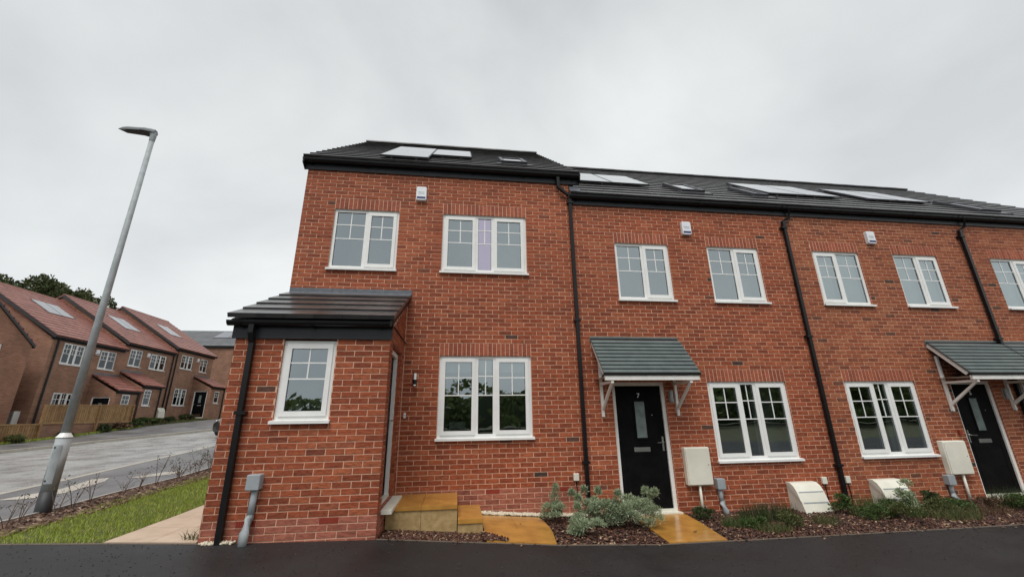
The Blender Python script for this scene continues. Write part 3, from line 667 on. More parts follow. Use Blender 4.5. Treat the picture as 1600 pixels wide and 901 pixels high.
def canopy(h, f, u0, u1, zt, zb, proj, brackets, zbr):
    p0, p1 = (proj, zb), (0, zt); mb = MB(); rows = 9; Ls = math.hypot(proj, zt-zb); g = (Ls-.10)/rows
    for r in range(rows): 
        q = [on_slope(p0, p1, g*r, -.005), on_slope(p0, p1, g*(r+1), -.005), on_slope(p0, p1, g*r, .030), on_slope(p0, p1, g*(r+1), .006)]
        mb.quadbox([f.p(u0, *q[0]), f.p(u1, *q[0]), f.p(u1, *q[1]), f.p(u0, *q[1]), f.p(u0, *q[2]), f.p(u1, *q[2]), f.p(u1, *q[3]), f.p(u0, *q[3])])
    mb.fbox(f, u0, u1, -.005, .018, zt-.10, zt)
    c = h.part('porch_canopy', mb, 'canopy')
    s = MB(); 
    for k in range(4): uu = u0+(u1-u0)*(.12+.25*k); s.tube([f.p(uu, .018, zt-.045), f.p(uu, .024, zt-.045)], .012, 6)
    h.part('screw', s, 'black_pl', c)
    b = MB(); slope_box(b, f, u0+.01, u1-.01, p0, p1, .0, Ls-.02, -.022, -.006); b.fbox(f, u0-.003, u1+.003, proj-.02, proj+.006, zb-.03, zb+.006); h.part('drip_edge', b, 'black_pl', c)
    w = MB(); w.fbox(f, u0+.02, u1-.02, proj-.05, proj-.008, zb-.105, zb-.031)
    for uu in (u0+.02, u1-.045): 
        q = [on_slope(p0, p1, .05, -.09), on_slope(p0, p1, Ls-.05, -.09), on_slope(p0, p1, .05, -.023), on_slope(p0, p1, Ls-.05, -.023)]
        w.quadbox([f.p(uu, *q[0]), f.p(uu+.025, *q[0]), f.p(uu+.025, *q[1]), f.p(uu, *q[1]), f.p(uu, *q[2]), f.p(uu+.025, *q[2]), f.p(uu+.025, *q[3]), f.p(uu, *q[3])])
    w.face([f.p(u0+.04, proj-.05, zb-.04), f.p(u1-.04, proj-.05, zb-.04), f.p(u1-.04, 0.01, zb-.04), f.p(u0+.04, .01, zb-.04)])
    h.part('canopy_fascia', w, 'white_paint', c)
    for uu in brackets:
        k = MB(); t = .022; za = zb-.13
        k.fbox(f, uu-t, uu+t, .002, .045, zbr, zt-.32); k.fbox(f, uu-t-.001, uu+t+.001, .045, proj-.02, za-.02, za+.022)
        a, b_ = (.045, zbr+.10), (proj-.09, za-.02); k.quadbox([f.p(uu-t+.003, a[0], a[1]), f.p(uu+t-.003, a[0], a[1]), f.p(uu+t-.003, b_[0]+.05, b_[1]), f.p(uu-t+.003, b_[0]+.05, b_[1]), f.p(uu-t+.003, a[0], a[1]+.06), f.p(uu+t-.003, a[0], a[1]+.06), f.p(uu+t-.003, b_[0], b_[1]), f.p(uu-t+.003, b_[0], b_[1])])
        k.tube([f.p(uu, .045, zbr+.045), f.p(uu, .052, zbr+.045)], .009, 6)
        h.part('bracket', k, 'white_paint', c)
    return c
def meter_box(h, f, u0, u1, z0, z1, dep=.2, pipe_u=None, zg=-.5):
    o = h.part('meter_box', rounded(f, u0, u1, z0, z1, 0, dep-.02, .02), 'cream')
    d = rounded(f, u0+.012, u1-.012, z0+.012, z1-.012, dep-.02, dep, .02); h.part('meter_box_door', d, 'cream', o)
    k = MB(); k.tube([f.p(u1-.06, dep, (z0+z1)/2+.02), f.p(u1-.06, dep+.003, (z0+z1)/2+.02)], .008, 6); h.part('lock', k, 'black_pl', o)
    if pipe_u is not None: p = MB(); p.tube([f.p(pipe_u, .06, z0+.02), f.p(pipe_u, .06, zg)], .022, 10); h.part('pipe', p, 'cream', o, True)
    return o
def grey_duct(h, f, u, zt, zg, d=.05, w=.145, hh=.165, lean=.06, side=1):
    o = h.part('cable_box', rounded(f, u-w/2, u+w/2, zt-hh, zt, 0, d+.05, .012), 'grey_pl')
    p = MB(); z1 = zt-hh; zk = z1+(zg-z1)*.55; p.tube([f.p(u+.01*side, d*.6, z1+.02), f.p(u, d*.6, zk)], .036, 10); h.part('duct', p, 'grey_pl', o, True)
    q = MB(); q.tube([f.p(u, d*.6, zk+.03), f.p(u, d*.8, zk), f.p(u, d*1.9, zk-(zk-zg)*.5), f.p(u, d*2.1, zg-.02)], .045, 10, rr=[.042, .046, .05, .045]); h.part('bend', q, 'galv', o, True)
    return o
def cable_socket(h, f, u, z, zg):
    o = h.part('junction_box', rounded(f, u-.045, u+.045, z-.055, z+.055, 0, .04, .008), 'cream')
    c = MB(); c.tube([f.p(u, .012, z-.05), f.p(u+.01, .012, z-.2), f.p(u+.005, .012, zg)], .007, 5); h.part('cable', c, 'black_pl', o); return o
def gas_box(h, f, u0, u1, zt, zg, dep=.34):
    prof = [(0, zg), (0, zt), (.09, zt-.005), (.16, zt-.05), (.21, zt-.12), (.27, zt-.27), (dep, zg)]
    mb = MB(); mb.prism([f.p(u0, d, z) for d, z in prof], (0, 0, 0), f.u*(u1-u0)); o = h.part('gas_meter_box', mb, 'cream')
    for (a, b) in (((.213, zt-.124), (.219, zt-.136)), ((.273, zt-.274), (.280, zt-.29))):
        s = MB(); s.quadbox([f.p(u0+.03, a[0], a[1]), f.p(u1-.015, a[0], a[1]), f.p(u1-.015, b[0], b[1]), f.p(u0+.03, b[0], b[1]), f.p(u0+.03, a[0]+.004, a[1]), f.p(u1-.015, a[0]+.004, a[1]), f.p(u1-.015, b[0]+.004, b[1]), f.p(u0+.03, b[0]+.004, b[1])]); h.part('lid_line', s, 'grey_pl', o)
    l = MB(); l.prism([f.p(u0-.012, d+.006, z+.004) for d, z in prof[1:6]]+[f.p(u0-.012, 0, zt-.02)], (0, 0, 0), f.u*.02); h.part('lid_rim', l, 'cream', o)
    return o
def air_brick(h, wall, f, u0, z0):
    mb = MB(); mb.fbox(f, u0, u0+.215, -.05, .0005, z0+.005, z0+CH-.005)
    for i in range(9): mb.fbox(f, u0+.012+i*.022, u0+.024+i*.022, .0005, .004, z0+.012, z0+CH-.012)
    h.part('air_brick', mb, 'air', wall)

# ================================================================ the terrace
f0 = F((0, 0, 0), (1, 0, 0), (0, -1, 0))
def gable(mb, x, z0, ze, zr, ym=4.0, yb=8.0, y0=.012, t=.0):
    mb.face([(x, y0, z0), (x, yb, z0), (x, yb, ze), (x, ym, zr), (x, y0, ze)])
def main_roof(h, x0, x1, zt, p_over0=.0, p_over1=.0, rows=15):
    """zt: tile edge height; the ridge stands 3.39 m above it, 4 m behind the wall"""
    p0, p1 = (.15, zt-.045), (-4.0, zt+3.345); a, b = x0-p_over0, x1+p_over1
    mb = MB(); mb.k = 0
    mb.prism([(a+.01, -.10, zt-.06), (a+.01, 4, zt+3.30), (a+.01, 8.15, zt-.06)], (0, 0, 0), (b-a-.02, 0, 0)); r = h.part('roof', mb, 'soffit')
    roof_tiles(h, r, f0, a, b, p0, p1, rows)
    back_ = MB(); fb = F((0, 8, 0), (1, 0, 0), (0, 1, 0)); roof_tiles(h, r, fb, a, b, p0, p1, rows, joined=True)
    n = round((b-a)/.45); w = (b-a)/n
    for i in range(n):
        k = MB(); xa, xb = a+i*w, a+(i+1)*w+.03; zz = zt+3.345
        pts = [(math.cos(math.pi*q/6)*.13, math.sin(math.pi*q/6)*.10-.03) for q in range(7)]
        xb = min(xb, b)
        k.prism([(xa, 4+u, zz+v+(.004 if i % 2 else 0)) for u, v in pts], (0, 0, 0), (xb-xa, 0, 0)); h.part('ridge_tile', k, 'ridge', r)
    return r, p0, p1
def eaves(h, x0, x1, zw, zt, ox0=0, ox1=0):
    mb = MB(); mb.box(x0-ox0, x1+ox1, -.028, .0, zw-.006, zt-.05); fa = h.part('fascia', mb, 'fascia')
    g = gutter(h, fa, x0-ox0-.02, x1+ox1+.02, -.030-.062, zt-.062)
    for on, xx in ((ox0, x0-ox0-.015), (ox1, x1+ox1-.01)):
        if on: mb = MB(); mb.prism([(xx, -.145, zt-.03), (xx, -.145, zt-.16), (xx, .0, zt-.235), (xx, .5, zt+.30), (xx, .5, zt+.49)], (0, 0, 0), (.025, 0, 0)); h.part('verge_end', mb, 'soffit')
    return fa
def shell(h, x0, x1, zb, zw, zr, holes, mats=('mortar', 'side_brick'), back=True):
    mb = MB(); wall_body(mb, f0, x0, x1, zb, zw+.05, holes); mb.k = 1
    gable(mb, x0, zb, zw+.06, zr); gable(mb, x1, zb, zw+.06, zr)
    mb.face([(x0, 8, zb), (x1, 8, zb), (x1, 8, zw+.06), (x0, 8, zw+.06)])
    return h.part('wall', mb, list(mats))
def head(k): return Z0 + k*CH
# ---- end house with porch
XA0, XA1 = -2.56, 2.44
rootA = thing('end_terraced_house', ((XA0+XA1)/2, 0, -.25), 'tall red brick end house with dark tiled lean-to porch projecting at its left', 'house', group='red brick terrace')
hA = H(rootA, rootA.location)
gA = (0.0, 1.575); zA0, zA1 = .785, head(0)
uh, ul = head(36), head(20)
wA1 = (-1.993, -.84); wA2 = (-.037, 1.547)
holesA = [(gA[0], gA[1], head(-18), zA1), (wA1[0], wA1[1], ul, uh), (wA2[0], wA2[1], ul, uh)]
soldA = [(gA[0], gA[1], zA1, zA1+3*CH), (wA1[0], wA1[1], uh, uh+3*CH), (wA2[0], wA2[1], uh, uh+3*CH)]
airA = [(.80, head(-29)), (1.93, head(-29))]
wallA = shell(hA, XA0, XA1, -.6, 5.563, 9.05, holesA)
porch_zone = (-2.6, -.58, -1, 3.05)
rowsA = courses(XA0, XA1, -.5, 5.563, holesA+[porch_zone]+[(u, u+.215, z, z+CH) for u, z in airA], head(-28)-.01, 0.0, soldiers=soldA)
# porch walls
PX0, PX1, PY = -2.50, -.586, -1.5
f1 = F((0, PY, 0), (1, 0, 0), (0, -1, 0)); f2 = F((PX1, PY, 0), (0, 1, 0), (1, 0, 0)); f3 = F((PX0, 0, 0), (0, -1, 0), (-1, 0, 0))
pw = (-1.915, -1.265); pwz = (1.10, 2.078)
holesP = [(pw[0], pw[1], head(-14), head(0))]
airP = [(-1.238, head(-29)), (-2.138, head(-29))]
rowsP = courses(PX0, PX1, -.5, 2.10, holesP+[(u, u+.215, z, z+CH) for u, z in airP], head(-28)-.01, -.6935)
dS = (.25, 1.25)
holesS = [(dS[0], dS[1], 0.0, head(0))]
zs = lambda u: 2.24 + u*.50
rowsS = [r for r in courses(.094, 1.49, -.5, 3.0, holesS, head(-28)-.01, 0.0) ]
rs = []
for (a, b, c, d, m_) in rowsS:
    umin = (d-2.24)/.50
    if umin > b-.03: continue
    rs.append((max(a, umin), b, c, d, m_))
rowsS = rs
f4 = F((PX1-.075, PY+dS[1], 0), (1, 0, 0), (0, -1, 0)); f4.o.y -= .005
rowsR = courses(.0, .072, .0, head(0), [], head(-28)-.01, -.1)
lay(hA, wallA, [(f0, rowsA), (f1, rowsP), (f2, rowsS), (f4, [(a, b, c, d, m_) for a, b, c, d, m_ in rowsR])])
mb = MB(); wall_body(mb, f1, PX0, PX1-.008, -.6, 2.12, holesP); wall_body(mb, f2, .008, 1.5, -.6, 2.24, holesS, d0=-.008, depth=.14)
mb.face([f2.p(.008, -.008, 2.24), f2.p(1.5, -.008, 2.24), f2.p(1.5, -.008, 2.99)])
mb.k = 1; mb.face([f3.p(0, 0, -.6), f3.p(1.5, 0, -.6), f3.p(1.5, 0, 2.24), f3.p(0, 0, 2.99)])
pwall = hA.part('porch_wall', mb, ['mortar', 'side_brick'])
for u, z in airA: air_brick(hA, wallA, f0, u, z)
for u, z in airP: air_brick(hA, pwall, f1, u, z)
window(hA, f0, *gA, zA0, zA1, L3, fill=[('blind', .0, 1, .80, 1.0, .16), ('curtain', .12, .30, 0, .18, .5)])
window(hA, f0, *wA1, 3.63, uh, L2R, fill=[('curtain', .0, 1, .0, 1.0, 1.2)])
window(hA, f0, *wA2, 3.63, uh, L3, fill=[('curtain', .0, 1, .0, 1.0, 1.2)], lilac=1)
window(hA, f1, *pw, pwz[0], pwz[1], [(.08, .92, True)], fill=[('curtain', -.2, 1.2, .0, 1.0, .9)], room=False)
door(hA, f2, dS[0], dS[1], .0, head(0)-.03, hand=1, back=.089, full=True, sillout=.13, ldep=.05)
eaves(hA, XA0, XA1, 5.563, 5.79, .05, .20)
roofA, pA0, pA1 = main_roof(hA, XA0, XA1, 5.79, .06, .20)
solar_face(hA, roofA, f0, -1.30, -.37, pA0, pA1, .30, 3.1, .06, 2); solar_face(hA, roofA, f0, -.36, .50, pA0, pA1, 1.20, 2.95, .06, 2)
roof_window(hA, roofA, f0, 1.12, 1.68, pA0, pA1, .75, 1.65)
downpipe(hA, [(2.20, -.09, 5.66), (2.20, -.09, 5.45), (2.43, -.06, 5.27), (2.435, -.058, -.33)])
alarm_box(hA, f0, -.455, 5.15)
# porch roof
pp0, pp1 = (1.66, 2.335), (0.0, 3.13); PRX0, PRX1 = -2.565, -.530
mb = MB(); lean_quad(mb, f0, PRX0+.02, PRX1-.02, (1.60, 2.33), (0, 3.115), .05); proof = hA.part('porch_roof', mb, 'soffit')
roof_tiles(hA, proof, f0, PRX0, PRX1, pp0, pp1, 5, thick=.046, tw=.348)
mb = MB(); slope_box(mb, f0, PRX0+.05, PRX1, pp0, pp1, 1.66, 1.86, .035, .043); mb.fbox(f0, PRX0+.01, PRX1+.01, .002, .010, 3.12, 3.245); hA.part('lead_flashing', mb, 'lead', proof)
mb = MB(); mb.fbox(f1, PX0-.04, PX1+.02, .0, .025, 2.098, 2.31); mb.fbox(f2, -.02, 1.5, .0, .02, 2.305, 2.31)
pf = hA.part('porch_fascia', mb, 'fascia')
mb = MB(); mb.quadbox([f2.p(-.15, .03, 2.25), f2.p(1.5, .03, 3.00), f2.p(1.5, .0, 3.00), f2.p(-.15, .0, 2.25), f2.p(-.15, .03, 2.33), f2.p(1.5, .03, 3.08), f2.p(1.5, .0, 3.08), f2.p(-.15, .0, 2.33)]); hA.part('verge_board', mb, 'soffit', proof)
gutter(hA, pf, PX0-.08, PX1+.04, -.025-.064, 2.305, f=f1)
downpipe(hA, [(-2.285, -1.60, 2.26), (-2.285, -1.60, 2.16), (-2.275, -1.552, 2.03), (-2.262, -1.552, -.205)])
grey_duct(hA, f1, -1.98, .505, -.21, .06)
# wall light, bell push, telecom socket
mb = MB(); mb.fbox(f0, -.415, -.355, 0, .02, 1.64, 1.78); mb.tube([f0.p(-.385, .06, 1.60), f0.p(-.385, .06, 1.80)], .032, 10); wl = hA.part('wall_light', mb, 'chrome')
mb = MB(); mb.tube([f0.p(-.385, .06, 1.62), f0.p(-.385, .06, 1.70)], .034, 10); hA.part('lamp_band', mb, 'black_pl', wl)
mb = MB(); mb.fbox(f0, -.535, -.500, 0, .018, 1.10, 1.18); bl = hA.part('door_bell', mb, 'alarm'); mb = MB(); mb.tube([f0.p(-.5175, .018, 1.14), f0.p(-.5175, .022, 1.14)], .010, 8); hA.part('push_button', mb, 'grey_pl', bl)
cable_socket(hA, f0, 2.265, .15, -.42)

# ---- the other houses of the terrace
def row_house(x0, x1, label, g, up_, dr, num, hand, main, fills, upl, can, extra, zg=-.47, over1=0.0, swan=None, dp=True):
    root = thing('terraced_house', ((x0+x1)/2, 0, -.47), label, 'house', group='red brick terrace'); h = H(root, root.location)
    hz, lz, uz, lz2 = head(-6), head(-24), head(30), head(14); zd0 = -.43
    holes = [(g[0], g[1], lz, hz), (dr[0], dr[1], zd0-.04, hz)] + [(a, b, lz2, uz) for a, b in up_]
    sold = [(g[0], g[1], hz, hz+3*CH)] + [(a, b, uz, uz+3*CH) for a, b in up_]
    w = shell(h, x0, x1, -.75, 5.117, 8.6, holes)
    lay(h, w, [(f0, courses(x0, x1, -.65, 5.117, holes, head(-34)-.01, x0+.004, main=main, soldiers=sold))])
    window(h, f0, g[0], g[1], .335, hz, L3, fill=fills[0])
    for (a, b), li, fi in zip(up_, upl, fills[1:]): window(h, f0, a, b, 3.185, uz, li, fill=fi)
    door(h, f0, dr[0], dr[1], zd0, hz, num, hand, sillout=.085)
    eaves(h, x0, x1, 5.117, 5.33, 0, over1)
    r, p0, p1 = main_roof(h, x0, x1, 5.33, 0, over1)
    canopy(h, f0, *can)
    extra(h, r, p0, p1)
    if swan is not None: downpipe(h, [(x1+swan, -.09, 5.22), (x1+swan, -.09, 5.06), (x1+.015, -.06, 4.95), (x1-.0, -.058, -.5)] if dp else None)
    return h
def exB(h, r, p0, p1):
    solar_face(h, r, f0, 2.72, 3.78, p0, p1, 1.5, 3.15, .06, 2); solar_face(h, r, f0, 3.80, 4.72, p0, p1, 1.5, 3.1, .06, 2)
    roof_window(h, r, f0, 5.28, 5.85, p0, p1, 1.0, 2.0)
    alarm_box(h, f0, 4.835, 4.69)
    meter_box(h, f0, 4.150, 4.60, -.035, .56, .11, 4.36, -.5)
    grey_duct(h, f0, 4.735, .06, -.5, .05, side=-1)
    gas_box(h, f0, 5.99, 6.49, -.04, -.5)
    cable_socket(h, f0, 6.72, -.04, -.5)
    mb = MB(); mb.fbox(f0, 4.035, 4.085, 0, .02, 1.30, 1.50); mb.tube([f0.p(4.06, .055, 1.30), f0.p(4.06, .055, 1.50)], .03, 10); h.part('wall_light', mb, 'galv')
def exC(h, r, p0, p1):
    roof_window(h, r, f0, 7.06, 7.42, p0, p1, .95, 2.0)
    solar_face(h, r, f0, 7.72, 8.72, p0, p1, 1.35, 3.1, .06, 2); solar_face(h, r, f0, 8.74, 9.72, p0, p1, 1.35, 3.1, .06, 2)
    solar_face(h, r, f0, 10.55, 11.40, p0, p1, 1.4, 3.0, .06, 2)
    alarm_box(h, f0, 9.085, 4.675)
    meter_box(h, f0, 9.25, 9.735, -.02, .56, .11, 9.52, -.5)
    grey_duct(h, f0, 9.22, -.02, -.5, .05, side=1)
    gas_box(h, f0, 7.60, 8.14, -.045, -.5)
    cable_socket(h, f0, 7.18, -.04, -.5)
    mb = MB(); mb.tube([f0.p(9.80, .03, .66), f0.p(9.80, .03, .74)], .03, 8); h.part('door_bell', mb, 'air')
    mb = MB(); mb.fbox(f0, 11.10, 11.15, 0, .02, 1.30, 1.50); mb.tube([f0.p(11.125, .055, 1.30), f0.p(11.125, .055, 1.50)], .03, 10); h.part('wall_light', mb, 'galv')
def exD(h, r, p0, p1):
    solar_face(h, r, f0, 11.43, 12.35, p0, p1, 1.4, 3.0, .06, 2); roof_window(h, r, f0, 12.8, 13.4, p0, p1, .6, 1.7)
    alarm_box(h, f0, 13.7, 4.68)
row_house(2.44, 7.03, 'red brick terraced house with black door numbered 7 under a grey canopy', (4.807, 6.381), [(3.297, 4.412), (5.24, 6.378)], (3.004, 3.979), '7', 1, 'brick',
          [[('curtain', .74, 1.1, 0, 1, .5)], [('curtain', 0, 1, 0, 1, 1.4)], [('curtain', 0, .75, 0, 1, 1.4), ('blind', .78, 1.0, 0, .55, .4)]], [L2R, L2R],
          (2.657, 4.335, 2.457, 1.745, .60, (2.80, 4.165), 1.075), exB, swan=.19)
row_house(7.03, 11.41, 'slightly browner brick terraced house with pale blinds in its upper windows', (7.606, 9.17), [(7.614, 8.73), (9.56, 10.683)], (9.955, 10.916), '5', -1, 'brick_c',
          [[('curtain', .80, 1.1, 0, .7, .5)], [('blind', 0, 1, .0, 1, .15)], [('blind', 0, 1, .0, 1, .15)]], [L2L, L2R],
          (9.665, 11.395, 2.457, 1.745, .60, (9.80, 11.24), 1.085), exC, swan=.19)
row_house(11.41, 16.0, 'farthest house of the terrace cut off by the right edge', (13.65, 15.22), [(12.06, 13.26), (14.09, 15.2)], (11.90, 12.85), '3', 1, 'brick_c',
          [None, [('blind', 0, 1, .0, 1, .15)], None], [L2R, L2R],
          (11.44, 13.12, 2.457, 1.745, .60, (11.60, 12.98), 1.085), exD, over1=.15)
# lead at the step between the roofs
mb = MB(); mb.quadbox([(2.445, -.13, 5.28), (2.66, -.13, 5.28), (2.66, .0, 5.28), (2.445, .0, 5.28), (2.445, -.02, 5.52), (2.66, -.02, 5.50), (2.66, .0, 5.50), (2.445, .0, 5.52)]); hA.part('lead_soaker', mb, 'lead', roofA)

# ================================================================ steps to the porch door
st = thing('entrance_steps', (0, -.5, -.4), 'two wet ochre stone steps up to the side door of the porch', 'steps'); hs = H(st, st.location)
def step_block(x0, x1, y0, y1, z0, z1, joints):
    xs_ = [x0]+joints+[x1]
    for a, b in zip(xs_, xs_[1:]):
        mb = MB(); mb.box(a+.002, b-.002, y0+.012, y1, z0, z1-.05); hs.part('step_riser', mb, 'stone_side'); mb = MB(); mb.box(a+.002, b-.002, y0-.004, y1, z1-.048, z1); hs.part('step_tread', mb, 'stone')
step_block(-.575, .355, -.95, -.015, -.45, -.012, [-.12]); step_block(.362, .695, -1.03, -.10, -.5, -.175, [])

# ================================================================ street lamp
lp = thing('street_lamp', (-5.28, -.03, -.07), 'tall galvanised street lamp with black base on the verge', 'street lamp'); hl = H(lp, lp.location)
X, Y = -5.28, -.03
mb = MB(); mb.tube([(X, Y, -.3), (X, Y, .20)], .088, 20); hl.part('root_section', mb, 'bitumen', smooth=True)
mb = MB(); mb.tube([(X, Y, .20), (X, Y, .90)], .086, 20); bs = hl.part('base_section', mb, 'galv', smooth=True)
mb = MB(); mb.tube([(X, Y, .90), (X, Y, .905), (X, Y, .955), (X, Y, .965)], .1, 20, rr=[.092, .092, .060, .053]); hl.part('collar', mb, 'upvc')
mb = MB(); mb.tube([(X, Y, .95), (X, Y, 3.0), (X, Y, 5.98)], .05, 16, rr=[.055, .046, .037]); hl.part('shaft', mb, 'galv', smooth=True)
mb = MB()
for a in range(-4, 5):
    t0 = math.radians(-80+a*7); t1 = math.radians(-80+(a+1)*7); r = .089
    mb.face([(X+r*math.cos(t0), Y+r*math.sin(t0), .30), (X+r*math.cos(t1), Y+r*math.sin(t1), .30), (X+r*math.cos(t1), Y+r*math.sin(t1), .80), (X+r*math.cos(t0), Y+r*math.sin(t0), .80)])
dd = hl.part('access_door', mb, 'galv', bs); mb = MB()
for zz in (.77, .34): mb.tube([(X-.01, Y-.086, zz), (X-.01, Y-.094, zz)], .012, 8)
hl.part('door_lock', mb, 'bitumen', dd)
mb = MB()   # lantern: flat tapering body pointing towards the road
top = [(.03, .05), (-.03, .08), (-.16, .105), (-.20, .085), (-.48, .060), (-.60, .0)]; poly = [(x, y) for x, y in top] + [(x, -y) for x, y in reversed(top[:-1])]
zt = lambda x: 6.13 + (x*-.05)
P1 = [(X+x, Y+y, zt(x)-.045*(1 if x > -.55 else .3)) for x, y in poly]; P2 = [(X+x, Y+y, zt(x)-.01) for x, y in poly]; P3 = [(X+x*.9, Y+y*.6, zt(x)+.03) for x, y in poly]; n = len(poly); mb.v += P1+P2+P3
mb.f.append(tuple(range(n))); mb.f.append(tuple(2*n+k for k in reversed(range(n)))); mb.mi += [0, 0]
for L_ in (0, n):
    for k in range(n): q = (k+1) % n; mb.f.append((L_+k, L_+q, L_+n+q, L_+n+k)); mb.mi.append(0)
la = hl.part('lantern', mb, 'lantern')
mb = MB(); mb.face([(X-.03+x*.80, Y+y*.75, zt(x)-.049) for x, y in poly]); hl.part('lens', mb, 'lens', la)
mb = MB(); mb.tube([(X, Y, 5.93), (X, Y, 6.03), (X-.01, Y, 6.10)], .055, 12, rr=[.042, .046, .055]); hl.part('spigot', mb, 'galv', la)

# ================================================================ far row, red tiled
def far_house(name, loc, w, label, wins, porch, downs, panels, brick='far_brick', tile='tile_red', alarm=None, extra=None, zb=-1.2, dside=0, ov0=.12, ov1=.12):
    root = thing(name, loc, label, 'house', math.pi/2, 'red roofed houses across the road'); h = H(root, (0, 0, 0)); f = f0
    ze, p0, p1 = 5.02, (.22, 5.15), (-4.5, 8.30)
    holes = [(a, b, c, d) for a, b, c, d, _ in wins]
    mb = MB(); wall_body(mb, f, 0, w, zb, ze+.05, holes, d0=0)
    for x in (0, w): mb.face([(x, 0, zb), (x, 9, zb), (x, 9, ze), (x, 4.5, 8.2), (x, 0, ze)])
    mb.face([(0, 9, zb), (w, 9, zb), (w, 9, ze), (0, 9, ze)]); h.part('wall', mb, brick)
    for a, b, c, d, L_ in wins: window(h, f, a, b, c, d, L_, simple=True, room=True)
    sc = MB()
    for a, b, c, d, _ in wins: sc.fbox(f, a, b, .0, .006, d+.002, d+.2)
    mb = MB(); lean_quad(mb, f, -ov0+.01, w+ov1-.01, (.2, 5.14), (-4.5, 8.29), .06); mb.prism([(-ov0+.01, 4.5, 8.23), (-ov0+.01, 9.2, 5.08), (-ov0+.01, 9.2, 5.14), (-ov0+.01, 4.5, 8.29)], (0, 0, 0), (w+ov0+ov1-.02, 0, 0)); r = h.part('roof', mb, 'ridge')
    roof_tiles(h, r, f, -ov0, w+ov1, p0, p1, 16, mat=tile, joined=True, thick=.065)
    roof_tiles(h, r, F((0, 9, 0), (1, 0, 0), (0, 1, 0)), -ov0, w+ov1, (.22, 5.15), (-4.5, 8.30), 16, mat=tile, joined=True, thick=.065)
    mb = MB(); mb.tube([(-ov0, 4.5, 8.30), (w+ov1, 4.5, 8.30)], .11, 8); h.part('ridge_tile', mb, tile, r)
    for x in (-ov0-.02, w+ov1-.0): mb = MB(); slope_box(mb, f, x, x+.02, p0, p1, -.02, 5.70, -.12, .05); h.part('verge', mb, 'ridge', r)
    mb = MB(); mb.fbox(f, -ov0, w+ov1, .0, .05, 4.98, 5.12); fa = h.part('fascia', mb, 'soffit'); gutter(h, fa, -ov0, w+ov1, -.15, 5.12, brackets=False)
    for u, z0, z1 in downs: mb = MB(); mb.tube([f.p(u, .06, z0), f.p(u, .06, z1)], .045, 6); h.part('downpipe', mb, 'black_pl')
    for (a, b, s0, s1) in panels: solar_face(h, r, f, a, b, p0, p1, s0, s1, .06)
    if alarm: alarm_box(h, f, alarm[0], alarm[1], .24, .30)
    if porch:
        a, b, zt, z_e, win, side = porch; fp = F((0, -1.5, 0), (1, 0, 0), (0, -1, 0)); q0, q1 = (1.68, z_e), (0, zt)
        mb = MB(); wall_body(mb, fp, a, b, zb, z_e-.1, [win[:4]], d0=0)
        fs = F((a, -1.5, 0), (0, 1, 0), (-1, 0, 0)); fr = F((b, -1.5, 0), (0, 1, 0), (1, 0, 0))
        for ff, on in ((fs, side < 0), (fr, side > 0)):
            dh = [(.25, 1.25, 0, 2.1)] if on else []
            wall_body(mb, ff, 0, 1.5, zb, z_e-.1, dh, d0=0); mb.face([ff.p(0, 0, z_e-.1), ff.p(1.5, 0, z_e-.1), ff.p(1.5, 0, zt-.15)])
        h.part('porch_wall', mb, brick)
        window(h, fp, *win[:4], [(.08, .92, True)], simple=True, room=False)
        door(h, fs if side < 0 else fr, .25, 1.25, 0, 2.1, None, 1, full=True)
        mb = MB(); lean_quad(mb, f, a-.05, b+.05, (1.66, z_e-.01), (0, zt-.01), .05); pr_ = h.part('porch_roof', mb, 'soffit'); roof_tiles(h, pr_, f, a-.09, b+.09, q0, q1, 5, mat=tile, joined=True, thick=.065)
        mb = MB(); mb.fbox(fp, a-.04, b+.04, 0, .03, z_e-.16, z_e-.0); pf_ = h.part('porch_fascia', mb, 'soffit'); gutter(h, pf_, a-.05, b+.05, -.10, z_e-.01, f=fp, brackets=False)
        mb = MB(); mb.fbox(f, a-.02, b+.02, .0, .012, zt+.02, zt+.16); h.part('lead_flashing', mb, 'lead', pr_)
        mb = MB(); mb.tube([fp.p(b-.12, .06, z_e-.1), fp.p(b-.12, .06, -.8)], .04, 6); h.part('downpipe', mb, 'black_pl')
    if extra: extra(h, f)
    return h
fl1, fl2, fl3 = .40, .86, 1.30; HX = -21.3
M3 = [(.05, .36, True), (.41, .59, False), (.64, .95, True)]; M2 = [(.06, .47, True), (.53, .94, False)]
y1, y2, y3 = 17.7, 22.70, 27.56
far_house('end_terraced_house', (HX, y1, fl1), 5.0, 'nearest red roofed house across the road, behind the tall fence panels',
          [(.72, 2.12, 4.18-fl1, 5.32-fl1, M3), (3.2, 4.45, 4.18-fl1, 5.28-fl1, M2), (.95, 2.4, 1.35-fl1, 2.66-fl1, M3)], (3.1, 4.95, 3.38, 2.46, (3.6, 4.3, 1.15, 2.28), -1),
          [(.3, -1.2, 5)], [(1.72, 2.6, 2.9, 4.4), (2.62, 3.45, 2.9, 4.4)], alarm=(2.93, 5.1-fl1), ov1=0)
def ex2(h, f):
    mb = MB(); mb.tube([f.p(3.98, .04, 1.0), f.p(3.98, .04, 2.2)], .03, 6); h.part('pale_pipe', mb, 'cream')
    gas_box(h, f, 4.05, 4.75, 1.16, .45, .3)
far_house('terraced_house', (HX, y2, fl2), 4.86, 'middle red roofed house of the far row, with white meter box at its foot',
          [(.45, 1.6, 4.62-fl2, 5.72-fl2, M2), (2.4, 4.05, 4.62-fl2, 5.68-fl2, M3)], (.1, 1.9, 3.30, 2.42, (.35, 1.05, 1.2, 2.2), 1),
          [(4.70, -.5, 5)], [(1.75, 2.55, 2.3, 4.0), (2.57, 3.3, 2.3, 4.0)], alarm=(2.1, 5.5-fl2), extra=ex2, ov0=.08, ov1=0)
